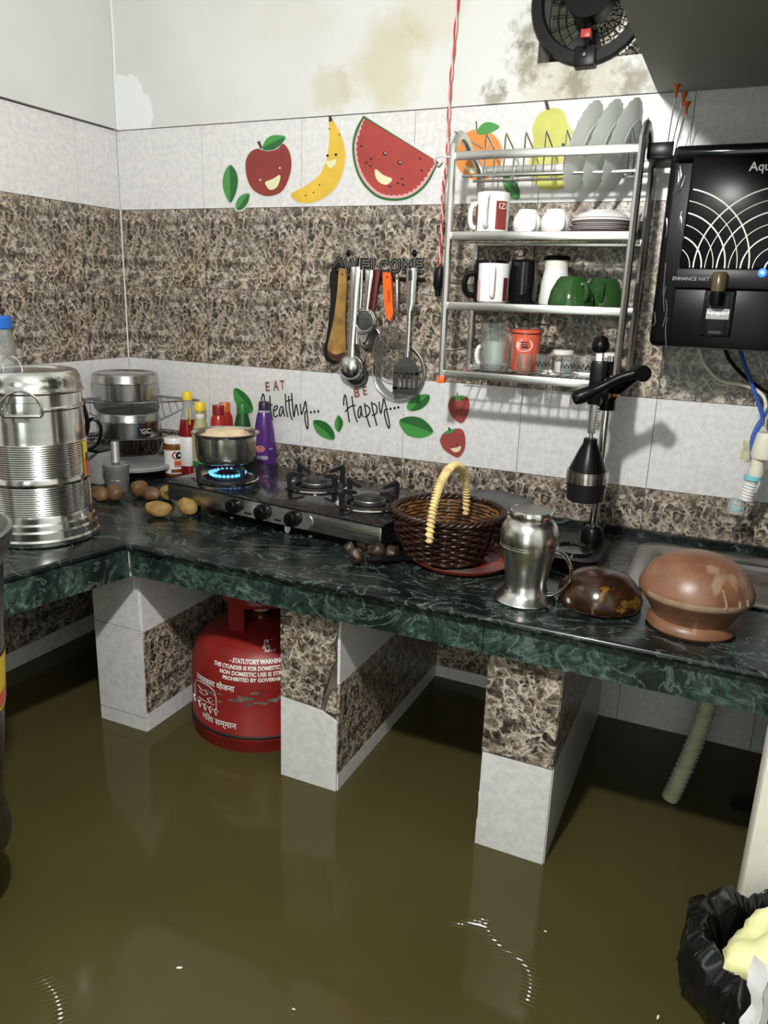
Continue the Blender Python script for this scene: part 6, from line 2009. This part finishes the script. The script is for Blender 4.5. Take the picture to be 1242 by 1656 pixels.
def lp_line(pts, r=0.0008):
    out = []
    for u, z in pts:
        z = 0.478 + (z - 0.466) * 1.45
        a = lp_a(u)
        rr = body_r(z) + 0.0008
        out.append((rr * math.cos(a), rr * math.sin(a), z))
    return MB().tube(out, r, 5)


em = part('emblem_frame', lp_line([(316, 0.470), (316, 0.490), (319, 0.500), (326, 0.504), (340, 0.504), (348, 0.500), (351, 0.490), (351, 0.470)], 0.0007), 'label_white', gc)
for l in ([(322, 0.494), (328, 0.490), (334, 0.494)], [(324, 0.486), (331, 0.484), (338, 0.489), (334, 0.494)], [(337, 0.482), (343, 0.486), (347, 0.482), (341, 0.478), (337, 0.482)], [(322, 0.474), (334, 0.475), (348, 0.476)]):
    part('emblem_line', lp_line(l, 0.0006), 'label_white', em)
for k in range(5):
    u = 316 + 8.6 * k
    fg = part('emblem_figure', lp_line([(u - 3, 0.4685), (u, 0.4590), (u + 3, 0.4685)], 0.0011), 'label_white', em)
    a = lp_a(u)
    part('emblem_head', MB().ball(((LR + 0.001) * math.cos(a), (LR + 0.001) * math.sin(a), 0.4835), 0.0020, seg=8, rings=6), 'label_white', fg)
rs = random.Random(5)
for k in range(22):
    a = fc + R(rs.uniform(-48, 42))
    z = 0.518 + rs.gauss(0, 0.007)
    w, h = rs.uniform(0.004, 0.014), rs.uniform(0.002, 0.005)
    blob = MB().add([((0.8 + 0.4 * rs.random()) * w * math.cos(t), (0.8 + 0.4 * rs.random()) * h * math.sin(t), 0) for t in [2 * PI * j / 9 for j in range(9)]], [tuple(range(9))])
    sc_p = part('scuff', cyl_text(blob, LR, a, z, 0.0006), 'rust', gc)
    sc_p['kind'] = 'stuff'

# ------------------------------------------------------------------ corrugated drain hose
pts = spline([(1.662, -0.240, 0.735), (1.660, -0.242, 0.66), (1.655, -0.248, 0.585), (1.640, -0.258, 0.495), (1.618, -0.268, 0.400), (1.606, -0.272, 0.345), (1.600, -0.275, 0.28)], 14)
rad = [0.0165 + 0.0022 * math.sin(i * PI / 1.0 * 0.82) for i in range(len(pts))]
# resample finely for the ribs
fine = spline(pts, 5)
rad = [0.0160 + 0.0024 * math.cos(2 * PI * i / 8.0) for i in range(len(fine))]
dh = thing('drain_hose', 'cream corrugated drain hose dropping from the sink into the water', 'hose', (1.66, -0.24, 0.5))
part('hose', MB().tube(fine, rad, 16).move(-1.66, 0.24, -0.5), 'hose', dh, sharp=3)
part('connector', MB().lathe([(0.0175, 0.22), (0.021, 0.222), (0.021, 0.245), (0.0175, 0.248)], 20), 'charcoal', dh)

# ------------------------------------------------------------------ tall vessel at the left edge
pv = thing('water_drum', 'tall dark metal vessel with a pale rim cut off by the left edge', 'vessel', (0.606, -1.130, 0.0))
part('body', MB().lathe([(0, 0.005), (0.055, 0.005), (0.060, 0.02), (0.060, 0.44), (0.074, 0.50), (0.102, 0.53), (0.103, 0.55), (0.096, 0.60), (0.107, 0.70), (0.116, 0.80), (0.124, 0.90), (0.131, 0.98), (0, 0.98)], 40), 'steel_dark', pv)
part('rim', MB().lathe([(0.128, 0.975), (0.140, 1.000), (0.147, 1.022), (0.147, 1.032), (0.141, 1.034), (0.133, 1.008), (0.120, 0.985)], 44), 'steel_dull', pv)
va = math.atan2(CAM.y + 1.115, CAM.x - 0.648)
lv_ = part('label', patch(0.1125, 0.1195, 0.76, 0.845, va + R(40), va + R(88), 0.0012, 12), 'yellow', pv)
part('label_print', patch(0.1130, 0.1150, 0.767, 0.79, va + R(45), va + R(86), 0.0022, 12), 'coral', lv_)

# ------------------------------------------------------------------ bin with black bag at the right edge
BC = Vector((1.772, -0.885, 0.0))
bn = thing('waste_bag', 'black plastic bag lining a bin at the lower right corner', 'waste bag', tuple(BC))


def crumple(p, k=1.0):
    a = math.atan2(p.y, p.x)
    r = p.xy.length
    n1 = noise.noise(Vector((math.cos(a) * 3.2, math.sin(a) * 3.2, p.z * 12)))
    n2 = noise.noise(Vector((math.cos(a) * 9, math.sin(a) * 9, p.z * 26 + 4)))
    n3 = abs(noise.noise(Vector((math.cos(a) * 15, math.sin(a) * 15, p.z * 9 + 9))))
    f = 1 + k * (0.16 * n1 + 0.05 * n2 + 0.16 * n3)
    return Vector((p.x * f, p.y * f, p.z + k * 0.020 * noise.noise(Vector((math.cos(a) * 4, math.sin(a) * 4, 2.0 + p.z * 3)))))


def subdiv(prof, n):
    out = []
    for (a, b), (c, d) in zip(prof, prof[1:]):
        out += [(a + (c - a) * k / n, b + (d - b) * k / n) for k in range(n)]
    return out + [prof[-1]]


bagp = subdiv([(0.056, 0.06), (0.060, 0.30), (0.064, 0.50), (0.080, 0.535), (0.104, 0.558), (0.112, 0.588), (0.106, 0.622), (0.092, 0.640), (0.080, 0.622), (0.072, 0.575), (0.064, 0.53), (0.0, 0.48)], 8)
part('bag', MB().lathe(bagp, 160).warp(crumple), 'bag', bn, sharp=3.0)
part('bin', MB().lathe([(0, 0.002), (0.052, 0.002), (0.056, 0.01), (0.060, 0.40), (0.054, 0.40), (0, 0.03)], 28), 'black_matte', bn)
lm = MB().ball((0, 0, 0), 0.066, 0.052, 0.036, 26, 18, 0.55, 6, 2.6)
lm.warp(lambda p: p + Vector((0, 0, 0.010 * noise.noise(p * 22))))
solo('crumpled_wrapper', lm, 'lime', 'pale yellow-green crumpled wrapper in the black bag', 'wrapper', (BC.x - 0.006, BC.y - 0.012, 0.628), R(25), sharp=0.9)
ct = MB()
n = 16
vs = []
for j in range(n + 1):
    for i in range(9):
        t, u = j / n, i / 8
        vs.append((0.045 * u + 0.012 * noise.noise(Vector((u * 3, t * 5, 0))), -0.020 * math.sin(u * 5) + 0.014 * noise.noise(Vector((u * 4, t * 6, 3))), 0.60 - 0.20 * t + 0.02 * (1 - u)))
ct.add(vs, [(j * 9 + i, j * 9 + i + 1, (j + 1) * 9 + i + 1, (j + 1) * 9 + i) for j in range(n) for i in range(8)])
ct.add([Vector(v) + Vector((0.001, 0.003, 0)) for v in vs], [(j * 9 + i, (j + 1) * 9 + i, (j + 1) * 9 + i + 1, j * 9 + i + 1) for j in range(n) for i in range(8)])
cq = on_z(1217, 1548, 0.70)
solo('white_cloth', ct, 'cloth', 'white cloth hanging over the black bag at the right edge', 'cloth', (cq.x, cq.y - 0.004, 0.085))

# ------------------------------------------------------------------ things in the water
sl = on_z(1222, 1300, WATER)
sp2 = thing('floating_slipper', 'dark slipper floating behind the white wall end', 'slipper', (sl.x + 0.01, sl.y, WATER - 0.004), R(20))
part('sole', MB().slab(spline([(-0.05, -0.016), (0.0, -0.022), (0.06, -0.02), (0.075, 0.0), (0.05, 0.022), (0.0, 0.018), (-0.05, 0.014), (-0.06, 0.0)], 4, True), 0.0, 0.012), 'black_matte', sp2)
part('strap', MB().tube(spline([(0.01, -0.018, 0.008), (0.012, -0.012, 0.040), (0.02, 0.004, 0.050), (0.012, 0.018, 0.036), (0.010, 0.018, 0.008)], 5), 0.005, 6), 'black_matte', sp2)
for u, v, a, lb in ((290, 1566, 30, 'white rice grain floating at the lower left'), (475, 1633, 10, 'tiny rice grain floating near the bottom edge'), (882, 1507, 0, 'tiny rice grain floating right of the bright ripple'), (1064, 1646, 80, 'rice grain floating at the bottom, left of the black bag')):
    q = on_z(u, v, WATER)
    big = 1.0 if u in (290, 1064) else 0.6
    solo('rice_grain', MB().ball((0, 0, 0), 0.0048 * big, 0.0017 * big, 0.0016 * big, 8, 6), 'rice', lb, 'rice grain', (q.x, q.y, WATER + 0.0012), R(a), 'floating rice grains')

# unseen green door leaf, added only for its green reflection in the steel
dl = thing('added_door_leaf', 'unseen green door leaf added for its reflection in the steel', 'door', (0.90, -3.18, 0.0))
part('leaf', MB().bbox(0.0, 0.04, 0.0, 0.75, 0.45, 2.03, 0.005), 'reflection_green', dl)
part('handle', MB().tube(spline([(-0.002, 0.66, 1.15), (-0.03, 0.66, 1.16), (-0.03, 0.66, 1.26), (-0.002, 0.66, 1.27)], 4), 0.006, 8), 'steel', dl)
